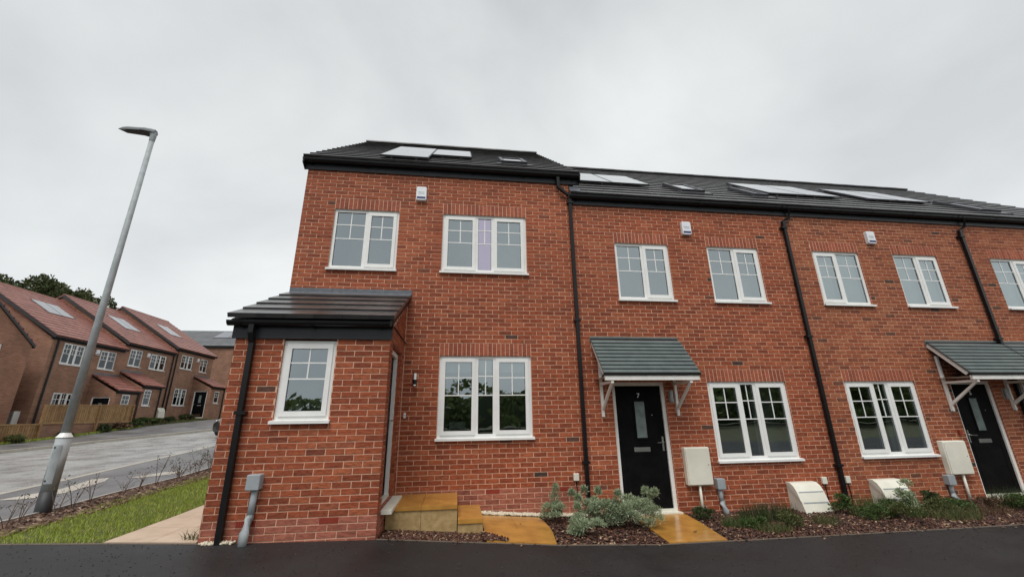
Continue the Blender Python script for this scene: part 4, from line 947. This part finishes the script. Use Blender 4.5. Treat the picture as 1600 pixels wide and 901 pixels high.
far_house('end_terraced_house', (HX, y3, fl3), 5.14, 'right hand red roofed house of the far row, black door in its porch side',
          [(.82, 2.35, 5.02-fl3, 6.08-fl3, M3), (3.35, 4.4, 5.0-fl3, 6.08-fl3, M2), (.85, 2.38, 2.22-fl3, 3.5-fl3, M3)], (2.92, 4.95, 3.25, 2.42, (3.5, 4.25, 1.15, 2.12), -1),
          [(.22, -.5, 5)], [(1.6, 2.3, 2.3, 3.9), (2.32, 3.0, 2.3, 3.9)], alarm=(2.93, 5.88-fl3), ov0=.08, brick='far_brick')
# gable-fronted house at the left edge
root = thing('detached_house', (HX, 7.5, .25), 'gable fronted orange brown brick house cut off by the left edge', 'house', math.pi/2, 'red roofed houses across the road'); h0 = H(root, (0, 0, 0))
w_, ze = 9.23, 4.60; zr = ze+w_/2*.746
mb = MB(); wn = (6.3, 7.85, 3.72, 4.46)
wall_body(mb, f0, 0, w_, -1, ze, [wn], d0=0); mb.face([(0, 0, ze), (w_, 0, ze), (w_/2, 0, zr)])
for x in (0, w_): mb.face([(x, 0, -1), (x, 9, -1), (x, 9, ze), (x, 0, ze)])
mb.face([(0, 9, -1), (w_, 9, -1), (w_, 9, ze), (w_/2, 9, zr), (0, 9, ze)]); h0.part('wall', mb, 'far_brick2')
window(h0, f0, *wn, M3, simple=True)
mb = MB()
for s in (-1, 1):
    a = (w_/2, zr+.10); b = (w_/2+s*(w_/2+.12), ze+.10-.12*.746)
    mb.quadbox([(a[0], -.06, a[1]-.12), (b[0], -.06, b[1]-.12), (b[0], 9, b[1]-.12), (a[0], 9, a[1]-.12), (a[0], -.06, a[1]), (b[0], -.06, b[1]), (b[0], 9, b[1]), (a[0], 9, a[1])])
rf = h0.part('roof', mb, 'ridge')
for s in (-1, 1):
    fr_ = F((w_/2, 0, 0), (0, 1, 0), (s, 0, 0)); roof_tiles(h0, rf, fr_, -.05, 9, (w_/2+.14, ze+.02), (0, zr+.12), 16, mat='tile_red', joined=True, thick=.065)
# meter box standing on the first gable
h1b = thing('meter_cabinet', (-21.95, 17.55, .9), 'grey meter cabinet with white side between the gable house and the next', 'meter cabinet'); hb = H(h1b, h1b.location)
mb = MB(); mb.box(-22.3, -21.75, 17.40, 17.69, 1.05, 1.65); c_ = hb.part('cabinet', mb, 'grey_pl'); mb = MB(); mb.box(-21.748, -21.70, 17.38, 17.69, 1.03, 1.67); hb.part('cabinet_side', mb, 'upvc', c_)

# grey roofed house behind
root = thing('grey_roofed_house', (-24, 40, 2), 'brown brick house with grey tiled roof standing behind the far row', 'house'); hg = H(root, root.location)
fg = F((0, 40, 0), (1, 0, 0), (0, -1, 0)); mb = MB()
mb.box(-36, -12, 40, 49, 1.0, 8.6); hg.part('wall', mb, 'far_brick')
mb = MB(); mb.prism([(-36.2, 39.8, 8.6), (-36.2, 44.5, 11.1), (-36.2, 49.2, 8.6)], (0, 0, 0), (24.4, 0, 0)); rg = hg.part('roof', mb, 'soffit')
roof_tiles(hg, rg, fg, -36.25, -11.75, (.25, 8.6), (-4.5, 11.12), 13, mat='tile_grey', joined=True, thick=.04)
solar_face(hg, rg, fg, -26.9, -25.3, (.25, 8.6), (-4.5, 11.12), 2.6, 4.8, .06); solar_face(hg, rg, fg, -25.25, -23.6, (.25, 8.6), (-4.5, 11.12), 2.6, 4.8, .06)
mb = MB(); mb.fbox(fg, -36.2, -11.8, 0, .15, 8.42, 8.62); hg.part('gutter', mb, 'black_pl')
mb = MB(); mb.tube([fg.p(-21.8, .08, 7.9), fg.p(-21.8, .08, 3.5)], .07, 6); mb.tube([fg.p(-21.8, .08, 4.9), fg.p(-22.6, .08, 4.6), fg.p(-22.6, .08, 3.3)], .07, 6); hg.part('downpipe', mb, 'black_pl')

# ================================================================ fence on the far side
fn = thing('timber_fence', (-19.05, 16, .3), 'brown closeboard garden fence, low at the left and tall at the right', 'fence'); hf = H(fn, fn.location)
def fence_run(y0, y1, zb, zt, step_=.12):
    n = int((y1-y0)/step_)
    for i in range(n):
        a = y0+(y1-y0)*i/n; b = y0+(y1-y0)*(i+1)/n; t = (a-y0)/(y1-y0); c0 = zb(a); c1 = zt(a)
        mb = MB(); mb.quadbox([(-19.05, a, c0), (-19.03, a, c0), (-19.045, b+.012, c0), (-19.06, b+.012, c0), (-19.05, a, c1), (-19.03, a, c1), (-19.045, b+.012, c1), (-19.06, b+.012, c1)]); hf.part('fence_board', mb, 'fence')
def rail(y0, y1, z0, z1, hh=.06, x=-19.0):
    mb = MB(); mb.quadbox([(x-.035, y0, z0), (x, y0, z0), (x, y1, z1), (x-.035, y1, z1), (x-.035, y0, z0+hh), (x, y0, z0+hh), (x, y1, z1+hh), (x-.035, y1, z1+hh)]); hf.part('rail', mb, 'fence')
def post(y, z0, z1): mb = MB(); mb.box(-19.06, -18.96, y-.05, y+.05, z0, z1); hf.part('fence_post', mb, 'fence')
fence_run(9.0, 15.75, lambda y: T(-19, y)-.1, lambda y: 1.0+.0); rail(9.0, 15.75, 1.0, 1.0)
for y in (9.0, 11.3, 13.7): post(y, 0, 1.02)
fence_run(15.80, 21.3, lambda y: 1.07, lambda y: 1.86+(y-15.8)*.025); rail(15.8, 21.3, 1.87, 2.01); rail(15.8, 21.3, 1.03, 1.05, .09)
for y in (15.78, 18.9, 21.3): post(y, .2, 1.93+(y-15.8)*.027)
gw = thing('garden_wall', (-19.1, 18.5, .5), 'low brown brick retaining wall below the tall fence panels', 'wall'); hw = H(gw, gw.location)
mb = MB(); mb.box(-19.25, -19.07, 15.8, 21.3, .1, 1.03); hw.part('wall', mb, 'far_brick')

# ================================================================ planting and loose ground
def rot_rand(n, tilt=1.0):
    a = rng.uniform(0, 2*np.pi, n); b = rng.uniform(-1, 1, n)*tilt; c = rng.uniform(-1, 1, n)*tilt
    ca, sa = np.cos(a), np.sin(a); R = np.zeros((n, 3, 3)); R[:, 0, 0] = ca; R[:, 0, 1] = -sa; R[:, 1, 0] = sa; R[:, 1, 1] = ca; R[:, 2, 2] = 1
    Rx = np.zeros((n, 3, 3)); Rx[:, 0, 0] = 1; Rx[:, 1, 1] = np.cos(b); Rx[:, 1, 2] = -np.sin(b); Rx[:, 2, 1] = np.sin(b); Rx[:, 2, 2] = np.cos(b)
    Ry = np.zeros((n, 3, 3)); Ry[:, 1, 1] = 1; Ry[:, 0, 0] = np.cos(c); Ry[:, 0, 2] = np.sin(c); Ry[:, 2, 0] = -np.sin(c); Ry[:, 2, 2] = np.cos(c)
    return R @ Rx @ Ry
BOXV = np.array([(-1, -1, -1), (1, -1, -1), (1, 1, -1), (-1, 1, -1), (-1, -1, 1), (1, -1, 1), (1, 1, 1), (-1, 1, 1)])*.5
BOXF = np.array([(0, 3, 2, 1), (4, 5, 6, 7), (0, 1, 5, 4), (1, 2, 6, 5), (2, 3, 7, 6), (3, 0, 4, 7)])
def scatter(name, P, size, tilt, mat, parent=None, lo=.5, hi=1.5):
    n = len(P); sz = np.array(size)*rng.uniform(lo, hi, (n, 3)); R = rot_rand(n, tilt)
    V = np.einsum('nij,nkj->nki', R, BOXV[None]*sz[:, None]) + P[:, None]
    Fq = (BOXF[None] + (np.arange(n)*8)[:, None, None]).reshape(-1, 4)
    return fromarr(name, V.reshape(-1, 3), Fq, mat, parent)
def area(n, x0, x1, y0, y1, dz, keep=None):
    x = rng.uniform(x0, x1, n); y = rng.uniform(y0, y1, n)
    if keep is not None: k = keep(x, y); x, y = x[k], y[k]
    z = np.array([T(a, b) for a, b in zip(x, y)]) + dz + rng.uniform(0, .012, len(x))
    return np.stack([x, y, z], 1)
def blades(name, P, hgt, wid, lean, mat, parent=None, lo=.6, hi=1.3):
    n = len(P); hh = hgt*rng.uniform(lo, hi, n); a = rng.uniform(0, 2*np.pi, n); l = lean*rng.uniform(0, 1, n)*hh; b = rng.uniform(0, 2*np.pi, n)
    dx = np.stack([np.cos(a), np.sin(a), 0*a], 1)*wid/2; tip = np.stack([np.cos(b)*l, np.sin(b)*l, hh], 1); mid = tip*np.array([.4, .4, .6])
    V = np.stack([P-dx, P+dx, P+mid+dx*.7, P+mid-dx*.7, P+tip], 1)
    i = (np.arange(n)*5)[:, None]; Fq = np.concatenate([np.concatenate([i, i+1, i+2, i+3], 1), np.concatenate([i+3, i+2, i+4, i+4], 1)])
    me = bpy.data.meshes.new(name); vv = V.reshape(-1, 3)
    F1 = np.concatenate([i, i+1, i+2], 1); F2 = np.concatenate([i, i+2, i+3], 1); F3 = np.concatenate([i+3, i+2, i+4], 1)
    return fromarr(name, vv, np.concatenate([F1, F2, F3]), mat, parent)
def leaves(name, C_, R_, n, ln, wd, mat, parent=None, shell_=.45, up_=.3, tilt=1.0):
    """leaf blades filling an ellipsoid (or several), pointing mostly outwards"""
    C_ = np.array(C_, float).reshape(-1, 3); R_ = np.array(R_, float).reshape(-1, 3); k = rng.integers(0, len(C_), n)
    d = rng.normal(size=(n, 3)); d /= np.linalg.norm(d, axis=1)[:, None]; d[:, 2] = np.where(d[:, 2] < -.35, -d[:, 2], d[:, 2])
    r = rng.uniform(shell_, 1, n)[:, None]; P = C_[k] + d*R_[k]*r
    o = d + rng.normal(size=(n, 3))*.7*tilt; o[:, 2] += up_; o /= np.linalg.norm(o, axis=1)[:, None]
    s = np.cross(o, rng.normal(size=(n, 3))); s /= np.linalg.norm(s, axis=1)[:, None]; L_ = ln*rng.uniform(.6, 1.3, n)[:, None]; W_ = wd*rng.uniform(.7, 1.3, n)[:, None]
    V = np.stack([P, P+o*L_*.5+s*W_*.5, P+o*L_, P+o*L_*.5-s*W_*.5], 1)
    return fromarr(name, V.reshape(-1, 3), np.arange(n*4).reshape(-1, 4), mat, parent)
# soil and bark of the beds
def bed(x0, x1, y0, y1, dz, mat, label): return sheet('bed', ([(x0, y1), (x1, y1)], [(x0, y0), (x1, y0)]), dz, mat, .5, label=label)
bed(-.58, 20, -1.49, -.0, -.035, 'soil', 'dark soil of the front beds')
bed(-5.25, -3.4, -1.49, 12, -.03, 'soil', 'soil of the verge under lawn and bark')
inp = lambda x, y: (x > .70) & (x < 1.64)
inB = lambda x, y: (x > 3.02+.08*(y+1.48)) & (x < 3.83+.13*(y+1.48))
inC = lambda x, y: (x > 9.98) & (x < 10.9)
isst = lambda x, y: ((x < .36) & (y > -.95)) | ((x < .70) & (y > -1.03))
P = area(2600, -.56, .98, -1.47, -.93, -.005, lambda x, y: ~isst(x, y) & (x < .74+(-1.15-y)*.9)); P[:, 2] += np.where(P[:, 0] > .68, .022, -.025)
tag(scatter('bark_mulch', P, (.045, .016, .008), .5, 'bark'), 'dark red bark chips heaped below the steps', None, None, 'stuff')
P = area(11000, 1.6, 10.0, -1.47, -.02, -.012, lambda x, y: ~inB(x, y) & ~inC(x, y) & ~((y > -.14) & (x < 2.4)))
tag(scatter('bark_mulch', P, (.045, .017, .008), .5, 'bark'), 'dark bark chips over the long front bed', None, None, 'stuff')
P = area(3000, 10.9, 16.5, -1.47, -.02, -.012); tag(scatter('bark_mulch', P, (.05, .018, .01), .5, 'bark'), 'bark chips in the last bed at the right', None, None, 'stuff')
P = area(5200, -5.24, -4.66, -1.47, 11, -.012); tag(scatter('bark_mulch', P, (.07, .026, .012), .5, 'bark2'), 'weathered bark chips along the hedge strip', None, None, 'stuff')
P = area(420, -.5, 14, -1.66, -1.53, .004, lambda x, y: (rng.random(len(x)) < np.exp((y+1.53)*22)) & ~inB(x, y)); tag(scatter('stray_bark', P, (.03, .012, .006), .3, 'bark'), 'stray bark chips spilled on the tarmac edge', None, None, 'stuff')
P = area(1500, -6, 14, -2.6, -1.54, .001); tag(scatter('grit', P, (.008, .007, .004), .5, 'grit'), 'fine grit scattered on the tarmac', None, None, 'stuff')
P = area(900, .70, 2.42, -.125, -.01, .02); tag(scatter('gravel', P, (.028, .024, .02), 1.5, 'gravel'), 'pale gravel margin along the foot of the wall', None, None, 'stuff')
P = area(80, -2.44, -2.1, -1.585, -1.505, .006); tag(scatter('gravel', P, (.022, .018, .014), 1.5, 'gravel'), 'few pale pebbles at the foot of the porch', None, None, 'stuff')
P = area(1300, -5.6, -5.25, 3, 9, .01, lambda x, y: rng.random(len(x)) < .5); 
# lawn
lx = lambda y: -4.84
P = area(60000, -4.92, -3.47, -1.46, 9.5, -.028, lambda x, y: x > -4.80-.05*np.sin(y*3)-.03*y+rng.normal(size=len(x))*.03)
tag(blades('grass', P, .042, .006, .7, 'lawn'), 'short damp green lawn between bark strip and paved path', None, None, 'stuff')
sheet('lawn_ground', ([(-4.82, 9.5), (-4.82, -1.46)], [(-3.47, 9.5), (-3.47, -1.46)]), -.016, 'earth', .5, label='thatch under the lawn')

# shrubs in the front beds
def shrub(name, x, y, label, group, blobs, n, ln, wd, mat, stems=6, cat='shrub', up_=.3, shell_=.35, stemh=None, zoff=0):
    z = T(x, y)-.03; r = thing(name, (x, y, z), label, cat, 0, group); h = H(r, (0, 0, 0))
    C_ = [(a, b, c) for a, b, c, *_ in blobs]; R_ = [(d, e_, f_) for *_, d, e_, f_ in blobs]
    leaves('foliage', C_, R_, n, ln, wd, mat, r, shell_, up_)
    mb = MB()
    for i in range(stems):
        c = C_[i % len(C_)]; rr = R_[i % len(C_)]; q = (c[0]+random.uniform(-.6, .6)*rr[0], c[1]+random.uniform(-.6, .6)*rr[1], c[2]+rr[2]*.5)
        mb.tube([(random.uniform(-.04, .04), random.uniform(-.04, .04), -.03), (q[0]*.4, q[1]*.4, q[2]*.5), q], .006, 4, rr=[.009, .006, .003])
    h.part('stem', mb, 'twig'); return r
gsil = 'silver leaved shrubs between the ochre paths'
def lumps(cx, cy, cz, rx, ry, rz, n, s=.32):
    out = []
    for i in range(n):
        a = random.uniform(0, 6.28); q = random.uniform(.2, 1); out.append((cx+math.cos(a)*rx*q*.8, cy+math.sin(a)*ry*q*.8, cz+random.uniform(-.6, .9)*rz*(1-.4*q), rx*s*random.uniform(.7, 1.3), ry*s*1.3*random.uniform(.7, 1.3), rz*.42*random.uniform(.7, 1.2)))
    return out
shrub('silver_shrub', 2.62, -.62, 'widest silver grey shrub in front of the black downpipe', gsil, lumps(0, 0, .20, .64, .34, .22, 26, .22)+[(random.uniform(-.6, .6), random.uniform(-.25, .25), random.uniform(.30, .48), .045, .045, .07) for _ in range(12)], 13000, .046, .011, 'silver', 14, up_=.5)
shrub('silver_shrub', 2.05, -1.02, 'low silver grey shrub nearest the tarmac', gsil, lumps(0, 0, .12, .27, .20, .14, 9, .4), 3800, .044, .011, 'silver', 8, up_=.5)
shrub('silver_shrub', 1.78, -.42, 'upright silver grey shrub with one tall spike beside the curved paving', gsil, lumps(0, 0, .15, .24, .16, .14, 9, .4)+[(.03, .02, .32, .09, .07, .16), (.05, .02, .46, .05, .04, .10), (-.1, .02, .2, .1, .08, .1)], 5200, .032, .008, 'silver', 8, up_=.6)
shrub('silver_shrub', 3.02, -.82, 'straggling silver grey shrub at the edge of the path to the numbered door', gsil, lumps(0, 0, .2, .24, .24, .2, 10, .35)+[(.12, .1, .34, .07, .06, .07), (-.1, .1, .3, .08, .06, .08)], 3000, .036, .009, 'silver', 9, up_=.6)
shrub('silver_shrub', 2.15, -.42, 'small thin silver sprig against the brick wall', gsil, [(0, 0, .26, .05, .05, .09), (.03, 0, .36, .05, .04, .05)], 500, .032, .008, 'silver', 3, up_=.6)
def grass_clump(x, y, label, r_, n, hgt, mat, lean=.6, heads=0, wid=.006, cat='plant', name='grass_clump', group='low plants in the front beds', z_=0):
    z = T(x, y)-.03; R = thing(name, (x, y, z), label, cat, 0, group)
    a = rng.uniform(0, 6.28, n); q = r_*np.sqrt(rng.uniform(0, 1, n)); P = np.stack([np.cos(a)*q*1.4, np.sin(a)*q*.8, 0*a], 1)
    blades('foliage', P, hgt, wid, lean, mat, R)
    if heads:
        a = rng.uniform(0, 6.28, heads); q = r_*rng.uniform(.2, 1, heads); P = np.stack([np.cos(a)*q*1.4, np.sin(a)*q*.8, 0*a], 1); blades('seed_head', P, hgt*1.75, .009, .25, 'purple', R)
    return R
G2 = 'low plants in the front beds'
grass_clump(4.45, -.85, 'low green clump just right of the path to the numbered door', .20, 420, .15, 'green', .9)
grass_clump(4.95, -.60, 'green grassy clump with dark red stalks before the wall', .24, 420, .24, 'dark_green', .7, 14)
grass_clump(5.35, -.50, 'second grassy clump with dark red stalks, left of the first half round box', .22, 380, .22, 'dark_green', .7, 14)
grass_clump(4.75, -1.15, 'pale green low clump near the tarmac edge', .20, 400, .11, 'olive', 1.1)
grass_clump(5.75, -.95, 'sparse brown green tuft in bark', .16, 200, .14, 'olive', .9)
shrub('leafy_shrub', 6.42, -.50, 'leafy green shrub overlapping the front of the first half round box', G2, lumps(0, 0, .16, .22, .16, .14, 6, .4), 900, .045, .020, 'green', 8)
grass_clump(6.95, -.60, 'dense green clump at the foot of the second downpipe', .30, 420, .28, 'green', .8)
grass_clump(7.35, -.75, 'broad green clump left of the second half round box', .28, 380, .24, 'green', .9)
shrub('leafy_shrub', 7.75, -.52, 'tall leafy shrub with pale shoots in front of the second half round box', G2, lumps(0, 0, .22, .20, .16, .18, 6, .4)+[(0, 0, .42, .1, .08, .08)], 900, .045, .018, 'silver', 9)
shrub('leafy_shrub', 8.25, -.45, 'dark green shrub right of the second half round box', G2, lumps(0, 0, .15, .22, .16, .14, 6, .4), 1000, .04, .018, 'dark_green', 8)
grass_clump(7.9, -1.0, 'olive tuft in the middle of the long bed', .30, 600, .16, 'olive', 1.0)
grass_clump(8.75, -.85, 'brownish low clump before the bare wall', .26, 400, .14, 'brown_leaf', 1.0)
grass_clump(8.75, -.45, 'small dark green clump at the wall', .2, 400, .16, 'dark_green', .8)
grass_clump(9.7, -.60, 'thick dark green clump left of the second front door', .32, 600, .27, 'dark_green', .7)
grass_clump(10.25, -.95, 'green clump in front of the second front door', .28, 1000, .22, 'green', .8)
grass_clump(11.2, -.7, 'green clump right of the second front door', .34, 1200, .26, 'green', .8)
grass_clump(11.9, -.9, 'green clump near the right edge of the photo', .3, 900, .22, 'olive', .8)
grass_clump(12.6, -.7, 'last green clump beyond the right edge', .3, 700, .24, 'green', .8)
for i, (x, y, s_, m_, lab) in enumerate([(4.15, -.45, .16, 'dark_green', 'small dark leafy plant behind the pale pipe of the first meter box'), (4.62, -.95, .16, 'green', 'small leafy plant below the first grey cable duct'), (5.15, -.95, .18, 'olive', 'olive mound before the red stalked grasses'),
        (6.65, -.85, .22, 'green', 'bushy plant between the two half round boxes'), (7.1, -.95, .22, 'olive', 'yellow green mound in front of the second downpipe'), (7.5, -.5, .2, 'dark_green', 'dark mound at the left foot of the second half round box'), (8.05, -.8, .24, 'olive', 'spreading olive plant in the middle of the long bed'),
        (8.5, -.65, .2, 'green', 'green mound before the bare wall'), (9.05, -.7, .2, 'brown_leaf', 'brown leaved mound under the second meter box'), (9.45, -.85, .24, 'green', 'green mound in front of the second grey duct'), (9.95, -.75, .26, 'dark_green', 'dark mound left of the second black door'), (10.6, -1.1, .26, 'olive', 'mound hiding the threshold of the second black door'), (11.5, -.9, .28, 'dark_green', 'dark mound under the last canopy')]):
    shrub('leafy_mound', x, y, lab, G2, lumps(0, 0, s_*.5, s_*1.2, s_*.9, s_*.6, 8, .42), 1100, .034, .014, m_, 6)
grass_clump(-2.62, -1.35, 'tiny weed at the corner of the porch', .07, 40, .12, 'olive', .9, wid=.012, group=None)

def fallen(x, y, a, s_, lab):
    o = thing('fallen_leaf', (x, y, T(x, y)+.016), lab, 'leaf', a); mb = MB(); z = .004
    mb.prism([(-s_, 0, z), (-s_*.3, -s_*.42, z+.003), (s_*.6, -s_*.3, z), (s_*1.1, 0, z+.006), (s_*.5, s_*.35, z+.002), (-s_*.4, s_*.38, z)], (0, 0, 0), (0, 0, .002)); mb.build('blade', 'brown_leaf', o)
fallen(3.60, -1.10, .3, .035, 'dark fallen leaf on the ochre path to the numbered door')
fallen(1.25, -.62, 1.9, .022, 'tiny brown leaf on the curved ochre paving')
# young hedge whips on the bark strip
GW = 'young hedge plants on the bark strip'
def whip(x, y, hh, nl, k):
    R = thing('hedge_whip', (x, y, T(x, y)-.03), 'thin bare young hedge plant on the bark strip' if nl < 40 else 'young hedge plant with dark leaves on the bark strip near the porch', 'hedge plant', 0, GW if nl < 40 else GW+' near the porch'); h = H(R, (0, 0, 0))
    mb = MB(); tips = []
    for i in range(3):
        a = random.uniform(0, 6.28); l = random.uniform(.15, .4)*hh; t = (math.cos(a)*l, math.sin(a)*l, hh*random.uniform(.6, 1.05)); m_ = (t[0]*.4, t[1]*.4, t[2]*.5); mb.tube([(0, 0, 0), m_, t], .004, 4, rr=[.006, .004, .002]); tips += [t, m_]
        for q in range(3): a = random.uniform(0, 6.28); s = random.uniform(.35, .8); b = (t[0]*s, t[1]*s, t[2]*s); e_ = (b[0]+math.cos(a)*.12, b[1]+math.sin(a)*.12, b[2]+.09); mb.tube([b, e_], .002, 3); tips.append(e_)
    h.part('stem', mb, 'twig'); leaves('foliage', tips, [(.05, .05, .06)]*len(tips), nl, .03, .016, 'brown_leaf' if k % 2 else 'dark_green', R, .1)
yy = -1.25; k = 0
while yy < 9.5:
    whip(-5.02+random.uniform(-.12, .10)-.03*max(0, yy), yy, random.uniform(.30, .52)+(.12 if yy > 3 else 0), 16 if yy < 2.2 else 90, k); yy += random.uniform(.26, .48) if yy < 2.2 else random.uniform(.22, .34); k += 1

# gardens of the far row
GF = 'garden plants of the far row'
for (x, y, s, m_, lab) in [(-19.6, 22.6, .45, 'green', 'bushy green plant at the foot of the middle far house'), (-19.7, 23.5, .5, 'green', 'larger green plant before the middle far house'), (-19.6, 24.5, .4, 'olive', 'yellowish plant before the middle far house'),
                           (-19.9, 26.2, .4, 'dark_green', 'dark plant beside the white meter box across the road'), (-20.2, 28.6, .42, 'dark_green', 'dark plant under the right far window'), (-20.3, 29.6, .35, 'brown_leaf', 'brown plant beside the far black door'),
                           (-18.8, 19.3, .4, 'dark_green', 'dark weedy plant before the brick part of the fence'), (-18.8, 20.4, .4, 'brown_leaf', 'brown weedy plant before the fence end'), (-18.8, 21.4, .35, 'dark_green', 'dark plant at the right end of the fence'), (-18.85, 17.0, .25, 'dark_green', 'small dark plant at the middle of the fence'), (-18.85, 14.6, .3, 'olive', 'pale creeping plant on the low fence')]:
    shrub('garden_plant', x, y, lab, GF, lumps(0, 0, s*.5, s, s, s*.5, 6, .45), 500, .13, .06, m_, 5)
P = area(3500, -19.0, -18.75, 9, 22, .0); tag(blades('grass', P, .10, .02, .7, 'lawn'), 'strip of rough grass at the foot of the far fence', None, None, 'stuff')
P = area(4000, -20.9, -19.0, 22, 30, -.14); tag(blades('grass', P, .22, .03, .7, 'olive'), 'rough ground cover before the far houses', None, None, 'stuff')

# trees
def tree(x, y, top, rx, ry, label, group, n=24000, leaf=.36, mat='tree_leaf', name='tree'):
    z = T(x, y)-.2; hh = top-z; R = thing(name, (x, y, z), label, 'tree', 0, group); h = H(R, (0, 0, 0)); bl = []
    for i in range(44):
        a = random.uniform(0, 6.28); q = random.uniform(.15, 1)**.6; zz = hh*(.60+.33*random.uniform(-1, 1)*(1-.5*q)); bl.append((math.cos(a)*rx*q*.85, math.sin(a)*ry*q*.85, zz, rx*.26*random.uniform(.7, 1.3), ry*.26*random.uniform(.7, 1.3), hh*.085*random.uniform(.7, 1.3)))
    leaves('crown', [b[:3] for b in bl], [b[3:] for b in bl], n, leaf, leaf*.6, mat, R, .5, .1)
    mb = MB(); mb.tube([(0, 0, 0), (.1, .1, hh*.3), (0, 0, hh*.6)], .3, 8, rr=[.38, .28, .14])
    for b in bl[:9]: mb.tube([(0, 0, hh*.3), (b[0]*.5, b[1]*.5, b[2]*.75), (b[0], b[1], b[2])], .1, 5, rr=[.13, .08, .03])
    h.part('trunk', mb, 'trunk'); return R
GT = 'trees behind the far row'
tree(-59, 47, 20.4, 6.0, 5, 'large dark tree above the roofs at the left edge', GT, mat='tree_leaf')
tree(-54.2, 47, 19.6, 4.2, 4, 'middle dark tree filling the gap above the nearest red roof', GT)
tree(-50, 46, 19.2, 5.0, 5, 'dark rounded tree above the nearest red roof', GT)
tree(-45.3, 45, 17.9, 4.6, 4, 'right hand dark tree, lower, above the gap in the red roofs', GT)
tree(-66, 50, 22, 6.5, 5, 'dark tree beyond the left edge', GT)

# parked car behind the porch corner
cr = thing('parked_car', (-10.88, 18.1, T(-10.6, 18)-.1), 'black parked car mostly hidden behind the corner of the porch', 'car'); hc = H(cr, (0, 0, 0))
def sect(y, w, z0, z1, zs_): return [(-w*.93, y, z0), (-w, y, z0+.18), (-w*.99, y, zs_), (-w*.80, y, z1), (w*.80, y, z1), (w*.99, y, zs_), (w, y, z0+.18), (w*.93, y, z0)]
secs = [sect(-2.12, .62, .30, .62, .50), sect(-2.02, .80, .20, .74, .60), sect(-1.5, .88, .18, .90, .74), sect(-.95, .89, .18, .98, .84), sect(.9, .89, .18, 1.0, .88), sect(1.7, .88, .18, 1.0, .86), sect(2.05, .82, .22, .92, .74), sect(2.12, .70, .34, .80, .62)]
mb = MB()
for s_ in secs: mb.v += s_
for i in range(len(secs)-1):
    for k in range(8): q = (k+1) % 8; mb.f.append((i*8+k, i*8+q, i*8+8+q, i*8+8+k)); mb.mi.append(0)
mb.f.append(tuple(range(8))); mb.f.append(tuple(56+k for k in reversed(range(8)))); mb.mi += [0, 0]
hc.part('body', mb, 'car', smooth=False)
mb = MB(); mb.quadbox([(-.76, -1.0, .97), (.76, -1.0, .97), (.76, 1.8, .98), (-.76, 1.8, .98), (-.58, -.25, 1.44), (.58, -.25, 1.44), (.58, 1.25, 1.44), (-.58, 1.25, 1.44)]); cab = hc.part('window', mb, 'carglass')
mb = MB(); mb.quadbox([(-.60, -.30, 1.43), (.60, -.30, 1.43), (.60, 1.3, 1.43), (-.60, 1.3, 1.43), (-.55, -.2, 1.47), (.55, -.2, 1.47), (.55, 1.2, 1.47), (-.55, 1.2, 1.47)]); hc.part('roof', mb, 'car')
for x in (-.80, .80):
    for y in (-1.32, 1.35):
        mb = MB(); mb.tube([(x-.1, y, .31), (x+.1, y, .31)], .31, 18); w = hc.part('wheel', mb, 'rubber'); mb = MB(); mb.tube([(x-.105, y, .31), (x+.105, y, .31)], .19, 12); hc.part('rim', mb, 'galv', w)
    mb = MB(); s = 1 if x > 0 else -1; mb.quadbox([(s*.42, -2.14, .55), (s*.74, -1.99, .56), (s*.84, -1.75, .62), (s*.5, -1.9, .62), (s*.42, -2.10, .68), (s*.72, -1.99, .70), (s*.84, -1.72, .76), (s*.5, -1.9, .75)]); hc.part('headlight', mb, 'headlamp')
    mb = MB(); mb.box(min(s*.88, s*1.04), max(s*.88, s*1.04), -.85, -.70, .98, 1.10); hc.part('mirror', mb, 'car')

# woodland behind the camera, seen only in the windows
bl = []
for i in range(420):
    x = random.uniform(-70, 110); top_ = np.interp(x, [-70, -14, 0, 12, 24, 110], [2.6, 2.8, 4.6, 5.4, 9.5, 11.0])*random.uniform(.72, 1.05); zz = random.uniform(0, top_); bl.append((x, random.uniform(-47, -40), zz, 1.7, 1.5, .9))
tag(leaves('woodland', [b[:3] for b in bl], [b[3:] for b in bl], 26000, .7, .5, 'wood_leaf', None, .3, .2), 'green woodland edge across the street, mirrored in the windows', None, None, 'stuff')
mb = MB(); xs_ = np.linspace(-75, 115, 60)
for a, b in zip(xs_, xs_[1:]):
    za, zb_ = [float(np.interp(q, [-70, -14, 0, 12, 24, 110], [1.6, 1.9, 3.3, 4.2, 8, 9.5])) for q in (a, b)]; mb.face([(a, -48, -.3), (b, -48, -.3), (b, -50, zb_), (a, -50, za)]); mb.face([(a, -50, za), (b, -50, zb_), (b, -56, -.3), (a, -56, -.3)])
o = mb.build('hill', 'dark_green'); tag(o, 'wooded bank behind the viewer', None, None, 'structure')
